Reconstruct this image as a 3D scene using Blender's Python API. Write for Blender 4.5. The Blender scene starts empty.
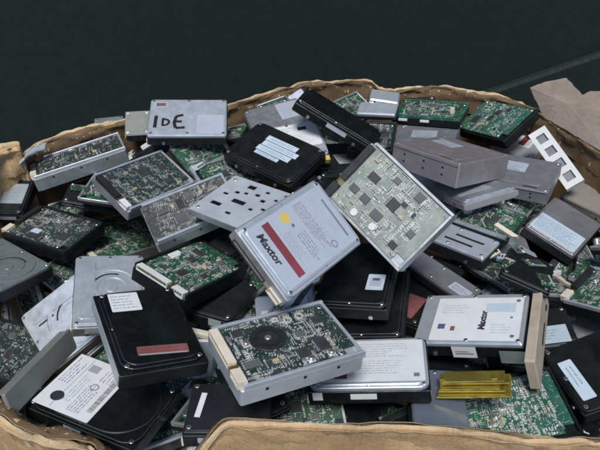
import bpy, bmesh, math, random
from mathutils import Vector, Quaternion, Matrix

# ------------------------------------------------------------------ camera, light, exposure
scene = bpy.context.scene
R = math.radians
cam_data = bpy.data.cameras.new("camera")
cam_data.sensor_fit = 'HORIZONTAL'
cam_data.angle = R(52)
cam_data.clip_start = 0.02
cam_data.clip_end = 200
cam = bpy.data.objects.new("camera", cam_data)
scene.collection.objects.link(cam)
cam.location = (0, 0, 0.56)
cam.rotation_euler = (R(90 - 39), 0, 0)
scene.camera = cam

SUN_EL, SUN_AZ = 65, 188           # elevation; azimuth clockwise from +y (the wall side)
world = bpy.data.worlds.new("World"); scene.world = world; world.use_nodes = True
wn = world.node_tree.nodes; wl = world.node_tree.links
bg = wn["Background"]
sky = wn.new("ShaderNodeTexSky"); sky.sky_type = 'NISHITA'; sky.sun_disc = False
sky.sun_elevation = R(SUN_EL); sky.sun_rotation = R(SUN_AZ)
sky.air_density = 1.0; sky.dust_density = 0.6; sky.ozone_density = 1.2
wl.new(sky.outputs[0], bg.inputs[0]); bg.inputs[1].default_value = 0.095
sun_data = bpy.data.lights.new("sun", 'SUN'); sun_data.energy = 2.7; sun_data.angle = R(18)
sun_data.color = (1.0, 0.985, 0.955)
sun = bpy.data.objects.new("sun", sun_data); scene.collection.objects.link(sun)
d = Vector((math.sin(R(SUN_AZ)) * math.cos(R(SUN_EL)), math.cos(R(SUN_AZ)) * math.cos(R(SUN_EL)), math.sin(R(SUN_EL))))
sun.rotation_euler = (-d).to_track_quat('-Z', 'Y').to_euler()
scene.view_settings.view_transform = 'Standard'
scene.view_settings.look = 'None'
scene.view_settings.exposure = 0.14
scene.cycles.filter_width = 2.0
scene.view_settings.gamma = 1.0
scene.view_settings.use_curve_mapping = False

rnd = random.Random(11)
COL = scene.collection
# real positions: underside-to-top poses (top-face centre, quaternion, size) and the worn rim of the box, in metres
POSE = {
    'maxtor_silver': ((0.0056, 0.5635, 0.0888), (0.8599, 0.2715, 0.1692, 0.3977), (0.147, 0.1016, 0.0261)),
    'pale_board': ((0.1131, 0.6441, 0.0732), (0.8138, 0.3947, -0.0157, -0.4263), (0.147, 0.1016, 0.0261)),
    'black_top': ((-0.0451, 0.9002, -0.0043), (0.9431, 0.0886, -0.0049, -0.3205), (0.147, 0.1016, 0.0261)),
    'silver_behind': ((-0.0442, 1.0615, -0.0258), (0.9871, 0.0125, -0.0595, 0.1483), (0.115, 0.1016, 0.0261)),
    'hole_plate': ((-0.0879, 0.7451, 0.0015), (0.9438, -0.0027, -0.0661, -0.3237), (0.125, 0.105, 0.012)),
    'dark_board_a': ((-0.2742, 0.905, -0.0647), (0.9046, 0.0956, 0.1112, 0.4002), (0.147, 0.1016, 0.0261)),
    'dark_board_b': ((-0.1759, 0.7819, -0.0339), (0.969, 0.088, -0.0618, 0.2223), (0.145, 0.088, 0.0261)),
    'long_rail': ((-0.4303, 1.0097, -0.0797), (0.9716, -0.0904, -0.0821, 0.2029), (0.175, 0.1016, 0.03)),
    'ide_drive': ((-0.211, 1.0296, -0.0109), (0.9921, 0.117, 0.0271, 0.0369), (0.147, 0.1016, 0.0261)),
    'grey_end_a': ((-0.4055, 1.1448, -0.0973), (0.9897, 0.1073, 0.0035, 0.0945), (0.06, 0.06, 0.0261)),
    'grey_end_b': ((-0.33, 1.1001, -0.0642), (0.9588, 0.2819, 0.0, 0.0359), (0.05, 0.055, 0.0261)),
    'left_board': ((-0.4475, 0.8621, -0.142), (0.975, -0.0416, -0.0166, -0.2175), (0.147, 0.1016, 0.0261)),
    'left_lid': ((-0.508, 0.768, -0.1409), (0.9512, -0.091, 0.0052, -0.2947), (0.147, 0.1016, 0.0261)),
    'mid_board': ((-0.3524, 0.9198, -0.2072), (0.8976, -0.0192, 0.1723, 0.4053), (0.1815, 0.1277, 0.0261)),
    'silver_hda_upper': ((-0.293, 0.6768, -0.1118), (0.989, 0.0135, 0.0951, 0.1127), (0.1064, 0.1491, 0.0261)),
    'silver_hda_lower': ((-0.3658, 0.687, -0.1788), (0.8489, 0.2848, 0.0471, -0.4427), (0.1152, 0.1638, 0.0261)),
    'black_red_label': ((-0.1793, 0.4949, 0.0086), (0.8399, -0.1363, 0.0422, -0.5237), (0.147, 0.1016, 0.0261)),
    'under_green': ((-0.1492, 0.6667, -0.1068), (0.9827, -0.078, 0.0203, -0.1668), (0.14, 0.1, 0.0261)),
    'green_board': ((-0.1589, 0.6769, -0.0638), (0.8702, -0.0418, 0.1701, 0.4605), (0.147, 0.1016, 0.0261)),
    'front_board': ((-0.0163, 0.4533, 0.0289), (0.9697, -0.0721, 0.0554, 0.2269), (0.147, 0.1016, 0.0261)),
    'silver_label_front': ((0.0866, 0.4938, -0.0596), (0.9885, -0.1229, -0.0694, -0.0534), (0.147, 0.1016, 0.0261)),
    'bezel_drive': ((0.2359, 0.5796, -0.0733), (0.9663, -0.0478, -0.1785, -0.1794), (0.147, 0.1016, 0.0261)),
    'gold_rail': ((0.2055, 0.4567, -0.0421), (0.9667, -0.1618, -0.1416, -0.1389), (0.085, 0.042, 0.016)),
    'dense_green': ((0.2558, 0.4487, -0.0954), (0.9948, -0.0206, -0.0908, 0.0403), (0.147, 0.1016, 0.024)),
    'blue_label_box': ((0.3416, 0.6215, -0.1449), (0.9839, -0.1033, -0.1363, -0.0519), (0.13, 0.09, 0.03)),
    'black_strip_label': ((0.3857, 0.5008, -0.0794), (0.768, 0.0942, -0.1142, -0.6231), (0.105, 0.106, 0.026)),
    'white_label_right': ((0.4944, 0.8936, -0.1616), (0.9289, -0.003, 0.0991, -0.3569), (0.1016, 0.14, 0.0261)),
    'tan_box': ((0.6208, 0.9691, -0.1487), (0.9038, 0.0451, -0.0424, -0.4234), (0.1564, 0.1459, 0.042)),
    'holed_bracket': ((0.4979, 1.0162, -0.0916), (0.9244, 0.2149, -0.2914, 0.1199), (0.036, 0.14, 0.012)),
    'green_back_right': ((0.4101, 1.1517, -0.0811), (0.8358, 0.1181, -0.2486, -0.475), (0.147, 0.1016, 0.0261)),
    'red_white_label': ((0.496, 1.1764, -0.1392), (0.9185, 0.0619, -0.1039, -0.3765), (0.1016, 0.14, 0.0261)),
    'mauve_box': ((0.2657, 0.9237, -0.0149), (0.8875, -0.149, -0.0298, -0.4351), (0.146, 0.14, 0.041)),
    'tray_below': ((0.2926, 0.8756, -0.0602), (0.7895, -0.0828, -0.1868, -0.5787), (0.147, 0.1016, 0.018)),
    'blue_grey_right': ((0.4083, 0.9608, -0.0868), (0.9612, 0.0022, -0.0683, -0.2671), (0.135, 0.105, 0.0261)),
    'black_long': ((0.0731, 0.9714, 0.0234), (0.9628, -0.0144, 0.2126, -0.1663), (0.16, 0.07, 0.024)),
    'strip_a': ((0.1755, 1.1556, -0.0316), (0.9951, -0.0046, 0.0289, -0.0947), (0.062, 0.05, 0.012)),
    'strip_b': ((0.1554, 1.1088, -0.0347), (0.9884, 0.0341, -0.0542, -0.1375), (0.08, 0.045, 0.016)),
    'green_back': ((0.2702, 1.141, -0.0529), (0.9732, -0.056, -0.0621, -0.214), (0.14, 0.09, 0.02)),
    'grey_back_body': ((0.2487, 1.0696, -0.0716), (0.9791, -0.0225, -0.0688, -0.1902), (0.125, 0.085, 0.0261)),
    'dark_back_board': ((0.1342, 1.0015, -0.0341), (0.9934, 0.0101, -0.0482, -0.1032), (0.085, 0.1, 0.02)),
    'slotted_face': ((0.2537, 0.7734, -0.0885), (0.9315, -0.0206, -0.0565, -0.3589), (0.135, 0.058, 0.0261)),
    'side_label_drive': ((0.2152, 0.7009, -0.1014), (0.8943, -0.0089, -0.0336, -0.4461), (0.1439, 0.0426, 0.022)),
    'black_center': ((0.0824, 0.6352, -0.038), (0.9868, -0.048, -0.0875, -0.1273), (0.1016, 0.147, 0.0261)),
    'black_center_low': ((0.097, 0.623, -0.084), (0.9878, -0.0533, -0.1084, -0.0984), (0.1111, 0.1525, 0.0261)),
    'red_label_mid': ((0.1756, 0.7116, -0.1335), (0.9449, -0.0236, -0.0696, -0.319), (0.1195, 0.1673, 0.0261)),
    'small_label_drive': ((0.157, 0.696, -0.1697), (0.9871, -0.0867, -0.0791, -0.1093), (0.1243, 0.1645, 0.0261)),
    'black_white_label': ((-0.2345, 0.4453, -0.0638), (0.978, -0.0963, 0.0464, -0.1792), (0.147, 0.1016, 0.0261)),
    'bezel_plate': ((-0.3108, 0.4713, -0.0469), (0.7792, -0.0853, 0.6006, -0.1578), (0.03, 0.148, 0.004)),
    'dark_stripe_drive': ((-0.0814, 0.4134, -0.039), (0.9977, -0.0672, -0.0064, -0.006), (0.095, 0.074, 0.0261)),
    'blue_panel': ((0.1667, 0.4417, -0.0696), (0.9942, -0.0921, -0.0188, -0.0518), (0.067, 0.115, 0.0261)),
    'right_board': ((0.4726, 0.6563, -0.099), (0.8944, -0.0278, -0.1973, -0.4005), (0.12, 0.095, 0.0261)),
    'right_edge_drive': ((0.4988, 0.6332, -0.1643), (0.8964, 0.0546, -0.1158, -0.4243), (0.14, 0.1, 0.0261)),
    'left_low_board': ((-0.4864, 0.6469, -0.2176), (0.9864, 0.0327, 0.1572, -0.0352), (0.13, 0.11, 0.0261)),
    'white_label_behind': ((-0.0162, 0.9553, -0.0195), (0.9911, 0.0777, -0.0402, 0.1003), (0.12, 0.1016, 0.0261)),
    'left_wall_drive': ((-0.5639, 0.9401, -0.1241), (0.9949, 0.0989, 0.018, 0.0034), (0.1016, 0.1, 0.0261)),
}
FILL = [
    ((-0.0452, 1.1519, -0.0615), (0.5575, -0.0606, -0.0649, 0.8254), (0.1, 0.07, 0.0125)),
    ((0.0869, 1.1989, -0.1075), (0.0631, -0.0999, 0.2992, -0.9469), (0.1, 0.07, 0.0125)),
    ((-0.1097, 1.1321, -0.1032), (0.196, 0.1337, 0.0708, -0.9689), (0.1, 0.07, 0.0125)),
    ((-0.3253, 1.0521, -0.1034), (0.0947, 0.2559, -0.1761, -0.9458), (0.147, 0.1016, 0.0261)),
    ((-0.1577, 1.0947, -0.085), (0.0674, -0.1549, 0.0982, 0.9807), (0.1, 0.07, 0.0125)),
    ((0.1166, 1.195, -0.0807), (0.8947, 0.1811, 0.1198, 0.3903), (0.1, 0.07, 0.0125)),
    ((-0.0023, 1.1846, -0.0857), (0.498, 0.0452, -0.3062, 0.8101), (0.1, 0.07, 0.0125)),
    ((0.2584, 1.1916, -0.0994), (0.7303, 0.1018, -0.2719, 0.6184), (0.1, 0.07, 0.0125)),
    ((0.5348, 0.7571, -0.0877), (0.0693, 0.0688, -0.3292, -0.9392), (0.1, 0.07, 0.0125)),
    ((0.086, 0.9683, -0.0635), (0.976, 0.0207, 0.0935, 0.1957), (0.147, 0.1016, 0.041)),
    ((0.005, 0.4596, -0.1049), (0.9853, 0.146, 0.0282, 0.0842), (0.1, 0.07, 0.0125)),
    ((-0.1593, 0.5043, -0.0732), (0.7415, 0.6593, 0.1244, 0.0041), (0.1, 0.07, 0.0125)),
    ((-0.255, 0.4923, -0.1084), (0.8277, -0.0265, 0.1383, 0.5433), (0.147, 0.1016, 0.0261)),
    ((-0.1346, 0.7681, -0.0948), (0.9273, 0.2481, -0.1642, 0.2273), (0.1, 0.07, 0.0125)),
    ((-0.1228, 0.8974, -0.046), (0.9414, 0.113, 0.0849, 0.3064), (0.1, 0.07, 0.0125)),
    ((-0.1807, 0.9462, -0.1077), (0.5424, 0.1221, 0.0033, -0.8312), (0.147, 0.1016, 0.0261)),
    ((0.3193, 0.8225, -0.0971), (0.4026, 0.1202, -0.0906, 0.9029), (0.1, 0.07, 0.0125)),
    ((-0.0132, 0.6285, -0.0836), (0.6261, -0.1232, -0.1622, 0.7527), (0.1, 0.07, 0.0125)),
    ((-0.0621, 0.4664, -0.071), (0.8201, 0.095, -0.047, -0.5623), (0.1, 0.07, 0.0125)),
    ((-0.1092, 0.4688, -0.1055), (0.5768, -0.0393, -0.1616, -0.7998), (0.1, 0.07, 0.0125)),
    ((0.3229, 0.7056, -0.106), (0.5329, -0.0764, 0.1156, 0.8348), (0.1, 0.07, 0.0125)),
    ((-0.1406, 0.9204, -0.0672), (0.926, 0.1056, 0.1882, 0.3099), (0.1, 0.07, 0.0125)),
    ((0.3268, 0.6425, -0.0386), (0.5155, -0.1586, -0.0107, -0.842), (0.1, 0.07, 0.0125)),
    ((-0.0273, 0.5425, -0.0107), (0.174, 0.4236, -0.2331, -0.8579), (0.1, 0.07, 0.0125)),
    ((-0.1885, 0.999, -0.0643), (0.906, 0.2084, 0.0747, 0.3607), (0.1, 0.07, 0.0125)),
    ((-0.0321, 0.5525, -0.0741), (0.6732, 0.0734, -0.4665, 0.5691), (0.1, 0.07, 0.0125)),
    ((0.2515, 0.5375, -0.1656), (0.3917, -0.0703, -0.2163, -0.8915), (0.147, 0.1016, 0.0261)),
    ((0.0613, 0.4884, -0.1292), (0.053, 0.1256, -0.0471, 0.9895), (0.1, 0.07, 0.0125)),
    ((-0.0594, 0.6614, -0.1482), (0.988, -0.1354, 0.0648, 0.0352), (0.1, 0.07, 0.0125)),
    ((0.4302, 0.7408, -0.1642), (0.6902, -0.1678, -0.1028, -0.6963), (0.1, 0.07, 0.0125)),
    ((0.2863, 0.8535, -0.1128), (0.9312, 0.0824, 0.0242, -0.3542), (0.1, 0.07, 0.0125)),
    ((0.2053, 0.5485, -0.1387), (0.7185, -0.153, 0.119, 0.668), (0.1, 0.07, 0.0125)),
    ((0.314, 0.8021, -0.0703), (0.3482, -0.0801, -0.0386, 0.9332), (0.1, 0.07, 0.0125)),
    ((0.1447, 0.4664, -0.1609), (0.4753, -0.6389, 0.3618, 0.4847), (0.1, 0.07, 0.0125)),
    ((0.3235, 0.688, -0.1334), (0.4059, -0.0246, -0.1565, -0.9001), (0.1, 0.07, 0.0125)),
    ((-0.0499, 0.7481, -0.1628), (0.9641, 0.0753, -0.1132, 0.2283), (0.147, 0.1016, 0.0261)),
    ((0.1041, 1.0988, -0.1379), (0.7318, -0.2526, 0.2321, -0.5889), (0.147, 0.1016, 0.0261)),
    ((-0.1914, 0.4913, -0.1591), (0.2683, -0.0954, -0.0261, -0.9582), (0.147, 0.1016, 0.0261)),
    ((0.046, 0.4099, -0.1503), (0.7139, 0.633, -0.2789, 0.1087), (0.1, 0.07, 0.0125)),
    ((0.3344, 0.7794, -0.1642), (0.7046, -0.6928, 0.0489, 0.1455), (0.1, 0.07, 0.0125)),
    ((-0.4437, 0.9585, -0.1699), (0.1574, 0.0842, 0.0341, -0.9834), (0.1, 0.07, 0.0125)),
    ((-0.1045, 0.5099, -0.1366), (0.3013, -0.0524, 0.0269, 0.9517), (0.1, 0.07, 0.0125)),
    ((0.3485, 0.9129, -0.1596), (0.6971, -0.0681, 0.0866, -0.7084), (0.203, 0.146, 0.041)),
    ((-0.3855, 0.9274, -0.1204), (0.0349, -0.137, -0.0494, -0.9887), (0.1, 0.07, 0.0125)),
    ((-0.3568, 0.9263, -0.0966), (0.6786, -0.0739, 0.0133, -0.7307), (0.1, 0.07, 0.0125)),
    ((-0.0682, 0.7498, -0.1291), (0.7772, 0.2584, -0.1775, -0.5456), (0.1, 0.07, 0.0125)),
    ((0.2493, 0.9634, -0.1019), (0.1379, 0.0155, -0.2114, 0.9675), (0.1, 0.07, 0.0125)),
    ((0.3751, 0.4694, -0.1388), (0.9739, -0.0747, -0.1621, 0.1399), (0.1, 0.07, 0.0125)),
    ((-0.0065, 0.8738, -0.0964), (0.7041, 0.5509, -0.3861, -0.2274), (0.147, 0.1016, 0.0261)),
    ((0.5011, 0.7277, -0.1395), (0.9063, -0.0209, -0.0823, -0.4139), (0.1, 0.07, 0.0125)),
    ((0.3835, 0.922, -0.1276), (0.9488, -0.0307, 0.061, -0.3083), (0.1, 0.07, 0.0125)),
    ((0.0444, 0.4746, -0.1657), (0.9732, 0.2077, 0.0833, -0.0519), (0.147, 0.1016, 0.041)),
    ((0.4585, 0.7609, -0.2211), (0.8975, 0.1937, -0.0653, 0.3908), (0.147, 0.1016, 0.041)),
    ((-0.3516, 0.7048, -0.2289), (0.8622, 0.1517, -0.1599, -0.4561), (0.1, 0.07, 0.0125)),
    ((-0.4737, 0.9095, -0.2225), (0.7596, 0.1617, -0.0174, -0.6297), (0.1, 0.07, 0.0125)),
    ((-0.4149, 0.7966, -0.2078), (0.27, 0.1315, -0.0777, 0.9507), (0.1, 0.07, 0.0125)),
    ((0.3504, 0.5644, -0.2077), (0.9918, 0.0352, -0.0244, -0.1204), (0.1, 0.07, 0.0125)),
    ((-0.1746, 0.6608, -0.1898), (0.4766, 0.0272, 0.0257, 0.8783), (0.147, 0.1016, 0.0261)),
    ((0.437, 0.9351, -0.2205), (0.1751, 0.0251, -0.0159, 0.9841), (0.147, 0.1016, 0.0261)),
    ((-0.136, 0.457, -0.2129), (0.7553, -0.0159, -0.1564, 0.6362), (0.1, 0.07, 0.0125)),
    ((-0.3333, 0.4912, -0.1964), (0.9604, 0.1025, -0.1995, -0.1655), (0.1, 0.07, 0.0125)),
    ((-0.4736, 0.749, -0.2254), (0.4722, 0.5886, 0.24, -0.6107), (0.1, 0.07, 0.0125)),
    ((0.1171, 0.4907, -0.2227), (0.1656, 0.0806, -0.2455, 0.9517), (0.147, 0.1016, 0.0261)),
    ((0.3175, 0.7263, -0.2103), (0.4537, 0.5086, 0.4875, -0.5457), (0.1, 0.07, 0.0125)),
    ((-0.0628, 0.4589, -0.2295), (0.1482, -0.1101, -0.1864, 0.965), (0.1, 0.07, 0.0125)),
    ((-0.3477, 0.5025, -0.1709), (0.9389, 0.0364, -0.3098, -0.1457), (0.1, 0.07, 0.0125)),
    ((-0.4041, 0.9728, -0.1446), (0.4836, 0.025, -0.0107, 0.8749), (0.1, 0.07, 0.0125)),
    ((0.4734, 0.9703, -0.1987), (0.7737, 0.0394, -0.0586, -0.6295), (0.1, 0.07, 0.0125)),
    ((0.4301, 0.7487, -0.1995), (0.1996, 0.0639, -0.0541, 0.9763), (0.1, 0.07, 0.0125)),
    ((-0.4816, 0.826, -0.2102), (0.975, -0.0411, 0.202, -0.0825), (0.1, 0.07, 0.0125)),
    ((0.5166, 0.7757, -0.1959), (0.824, 0.1327, 0.0542, 0.5481), (0.1, 0.07, 0.0125)),
    ((0.5454, 0.8731, -0.2254), (0.5351, 0.3042, 0.1095, 0.7805), (0.1, 0.07, 0.0125)),
    ((0.3873, 0.6288, -0.3004), (0.9529, 0.0629, -0.2625, -0.1381), (0.203, 0.146, 0.041)),
    ((-0.5091, 0.7524, -0.273), (0.426, 0.3445, 0.5071, 0.6653), (0.1, 0.07, 0.0125)),
    ((-0.3748, 0.5407, -0.2351), (0.9811, -0.0239, 0.0006, -0.1918), (0.1, 0.07, 0.0125)),
    ((0.5458, 0.7755, -0.1566), (0.6391, 0.2236, 0.1837, -0.7126), (0.1, 0.07, 0.0125)),
]
RIM = {
    'front': [(-0.1437, 0.3523, -0.085), (-0.1269, 0.3598, -0.065), (-0.1123, 0.3646, -0.045), (-0.0964, 0.3731, -0.026), (-0.0839, 0.3802, -0.009), (-0.0786, 0.3818, -0.006), (-0.0638, 0.3814, -0.009), (-0.0107, 0.3786, -0.014), (0.0427, 0.3787, -0.016), (0.1066, 0.3775, -0.016), (0.1604, 0.3765, -0.02), (0.2141, 0.3742, -0.024), (0.2777, 0.3707, -0.026), (0.3415, 0.3678, -0.029), (0.4306, 0.375, -0.029)],
    'front_left': [(-0.4721, 0.5186, -0.03), (-0.406, 0.4537, -0.03), (-0.3653, 0.4257, -0.03), (-0.3364, 0.4097, -0.03), (-0.3162, 0.3956, -0.032), (-0.2952, 0.3843, -0.034), (-0.2596, 0.3734, -0.036), (-0.2316, 0.3698, -0.036), (-0.2151, 0.3686, -0.036), (-0.2073, 0.364, -0.046), (-0.1998, 0.3557, -0.062), (-0.1907, 0.3411, -0.09)],
    'left': [(-0.5136, 0.5901, -0.05), (-0.5617, 0.7409, -0.05), (-0.5656, 0.8464, -0.045), (-0.5662, 0.9328, -0.045), (-0.5474, 0.9584, -0.04), (-0.5318, 0.9757, -0.04), (-0.5189, 0.9768, -0.045)],
    'back_left': [(-0.5292, 0.9737, -0.085), (-0.5248, 0.9867, -0.08), (-0.519, 1.0071, -0.075), (-0.5066, 1.0318, -0.07), (-0.4756, 1.0582, -0.07), (-0.4413, 1.0776, -0.07), (-0.4164, 1.0895, -0.07), (-0.3517, 1.1256, -0.072), (-0.2526, 1.156, -0.07), (-0.1526, 1.1704, -0.066)],
    'back': [(-0.1566, 1.1685, -0.065), (-0.1179, 1.1909, -0.065), (-0.0657, 1.2279, -0.065), (-0.0045, 1.2714, -0.065), (0.0135, 1.2823, -0.063), (0.0679, 1.2874, -0.063), (0.1135, 1.2925, -0.063), (0.1585, 1.2864, -0.065), (0.1792, 1.2609, -0.072), (0.2094, 1.2512, -0.072)],
    'back_right': [(0.2094, 1.2512, -0.072), (0.2462, 1.2627, -0.068), (0.303, 1.2676, -0.068), (0.3469, 1.2627, -0.068), (0.3984, 1.2433, -0.068), (0.4367, 1.2196, -0.068), (0.4745, 1.1951, -0.072), (0.5068, 1.1596, -0.072)],
    'right': [(0.4984, 1.1596, -0.072), (0.5325, 1.1091, -0.072), (0.5553, 1.0578, -0.072), (0.5766, 1.0095, -0.072), (0.6103, 0.9088, -0.072), (0.6267, 0.7936, -0.072), (0.5999, 0.6243, -0.065)],
    'flap_big': [(0.5098, 1.1454, -0.076), (0.4836, 1.1863, -0.03), (0.523, 1.1979, -0.022), (0.5606, 1.2023, -0.015), (0.5822, 1.1681, -0.03), (0.6029, 1.0873, -0.055), (0.5885, 0.9875, -0.076)],
    'flap_small': [(0.5896, 1.1847, -0.05), (0.6184, 1.1978, -0.045), (0.729, 1.2071, -0.045), (0.8196, 1.1277, -0.05), (0.6935, 0.8892, -0.08), (0.6095, 0.9798, -0.08), (0.6063, 1.0895, -0.07)],
    'film': [(-0.5249, 0.9751, -0.068), (-0.5148, 0.9904, -0.06), (-0.5038, 1.0082, -0.06), (-0.4898, 1.0224, -0.062)],
    'plug': [(0.2834, 0.8291, -0.085), (0.305, 0.736, -0.1), (0.3273, 0.7398, -0.11), (0.0791, 0.9745, -0.035), (0.0472, 0.9064, -0.03), (-0.1233, 0.5864, -0.07)],
}
# ------------------------------------------------------------------ materials
def newmat(name):
    m = bpy.data.materials.new(name); m.use_nodes = True
    nt = m.node_tree; p = nt.nodes["Principled BSDF"]
    return m, nt, p
def N(nt, t, **kw):
    n = nt.nodes.new(t)
    for k, v in kw.items():
        if k.startswith('i_'): n.inputs[k[2:].replace('_', ' ')].default_value = v
        else: setattr(n, k, v)
    return n
def coords(nt, offset=True):
    tc = N(nt, 'ShaderNodeTexCoord')
    if not offset: return tc.outputs['Object']
    oi = N(nt, 'ShaderNodeObjectInfo'); mul = N(nt, 'ShaderNodeMath', operation='MULTIPLY'); mul.inputs[1].default_value = 13.7
    nt.links.new(oi.outputs['Random'], mul.inputs[0])
    ad = N(nt, 'ShaderNodeVectorMath', operation='ADD')
    nt.links.new(tc.outputs['Object'], ad.inputs[0]); nt.links.new(mul.outputs[0], ad.inputs[1])
    return ad.outputs[0]
def ramp(nt, src, stops):
    r = N(nt, 'ShaderNodeValToRGB'); e = r.color_ramp.elements
    while len(e) < len(stops): e.new(0.5)
    for el, (p, c) in zip(e, stops): el.position = p; el.color = tuple(c) + (1,) if len(c) == 3 else c
    nt.links.new(src, r.inputs[0]); return r.outputs[0]
def mix(nt, fac, a, b, mode='MIX'):
    n = N(nt, 'ShaderNodeMix', data_type='RGBA', blend_type=mode)
    for s, v in ((0, fac), (6, a), (7, b)):
        if isinstance(v, (int, float)): n.inputs[s].default_value = v
        elif isinstance(v, tuple): n.inputs[s].default_value = v + (1,) if len(v) == 3 else v
        else: nt.links.new(v, n.inputs[s])
    return n.outputs[2]
def noise(nt, vec, scale, detail=3, rough=.55):
    n = N(nt, 'ShaderNodeTexNoise'); n.inputs['Scale'].default_value = scale; n.inputs['Detail'].default_value = detail; n.inputs['Roughness'].default_value = rough
    nt.links.new(vec, n.inputs['Vector']); return n.outputs['Fac']
def bump(nt, p, h, strength, dist=0.001):
    b = N(nt, 'ShaderNodeBump'); b.inputs['Strength'].default_value = strength; b.inputs['Distance'].default_value = dist
    nt.links.new(h, b.inputs['Height']); nt.links.new(b.outputs[0], p.inputs['Normal'])

def surf(name, col, rough=.45, metal=0.0, var=.18, dust=.25, dustcol=(.16, .15, .13), grain=1500, bs=.08, scratch=0.0, spec=.5):
    """a painted / cast / moulded surface with blotches, dust film, fine grain and scratches"""
    m, nt, p = newmat(name); v = coords(nt)
    blot = noise(nt, v, 28, 4)
    dark = tuple(c * (1 - var) for c in col); lite = tuple(min(1, c * (1 + var)) for c in col)
    base = ramp(nt, blot, [(.3, dark), (.7, lite)])
    dn = noise(nt, v, 55, 6, .65)
    dm = ramp(nt, dn, [(.45, (0, 0, 0)), (.78, (dust,) * 3)])
    base = mix(nt, dm, base, dustcol)
    sp = ramp(nt, noise(nt, v, 700, 2, .5), [(.66, (0, 0, 0)), (.70, (min(1, dust * 1.6),) * 3)])
    base = mix(nt, sp, base, tuple(min(1, c * 2.2) for c in dustcol))
    rr = ramp(nt, noise(nt, v, 70, 5, .6), [(.25, (max(.05, rough - .12),) * 3), (.75, (min(1, rough + .16),) * 3)])
    if scratch:
        mp = N(nt, 'ShaderNodeMapping'); mp.inputs['Scale'].default_value = (30, 900, 30); mp.inputs['Rotation'].default_value = (0, 0, .6)
        nt.links.new(v, mp.inputs[0]); sn = noise(nt, mp.outputs[0], 1.0, 2)
        sm = ramp(nt, sn, [(.68, (0, 0, 0)), (.74, (scratch,) * 3)])
        base = mix(nt, sm, base, tuple(min(1, c * 1.8 + .05) for c in col))
    nt.links.new(base, p.inputs['Base Color']); nt.links.new(rr, p.inputs['Roughness'])
    p.inputs['Metallic'].default_value = metal; p.inputs['Specular IOR Level'].default_value = spec
    bump(nt, p, noise(nt, v, grain, 2), bs, .0006)
    return m

def pcb(name, col, trace, rough=.42, dens=1.0, dusty=.22):
    """solder-masked board: copper traces under the mask, vias, pads, dust"""
    m, nt, p = newmat(name); v = coords(nt)
    br = N(nt, 'ShaderNodeTexBrick'); br.inputs['Scale'].default_value = 90 * dens; br.inputs['Mortar Size'].default_value = .012
    br.inputs['Brick Width'].default_value = .9; br.inputs['Row Height'].default_value = .16; br.offset = .37; br.squash = .6; br.squash_frequency = 3
    dist = N(nt, 'ShaderNodeVectorMath', operation='ADD'); nz = N(nt, 'ShaderNodeTexVoronoi'); nz.inputs['Scale'].default_value = 60
    sc = N(nt, 'ShaderNodeVectorMath', operation='SCALE'); sc.inputs['Scale'].default_value = .02
    nt.links.new(v, nz.inputs['Vector']); nt.links.new(nz.outputs['Color'], sc.inputs[0]); nt.links.new(v, dist.inputs[0]); nt.links.new(sc.outputs[0], dist.inputs[1])
    nt.links.new(dist.outputs[0], br.inputs['Vector'])
    base = mix(nt, br.outputs['Fac'], col, trace)
    blot = ramp(nt, noise(nt, v, 45, 3), [(.42, (0, 0, 0)), (.6, (.7,) * 3)])
    base = mix(nt, blot, base, tuple(c * .7 for c in col))
    vo = N(nt, 'ShaderNodeTexVoronoi'); vo.inputs['Scale'].default_value = 420 * dens; nt.links.new(v, vo.inputs['Vector'])
    via = ramp(nt, vo.outputs['Distance'], [(.22, (1, 1, 1)), (.28, (0, 0, 0))])
    keep = ramp(nt, noise(nt, v, 150, 2), [(.48, (0, 0, 0)), (.54, (.9,) * 3)])
    vm = mix(nt, 1.0, via, keep, 'MULTIPLY')
    base = mix(nt, vm, base, (.62, .63, .55))
    dn = ramp(nt, noise(nt, v, 60, 6, .65), [(.42, (0, 0, 0)), (.8, (dusty,) * 3)])
    base = mix(nt, dn, base, (.22, .22, .2))
    nt.links.new(base, p.inputs['Base Color']); p.inputs['Roughness'].default_value = rough
    bump(nt, p, br.outputs['Fac'], .25, .0003)
    return m

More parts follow.
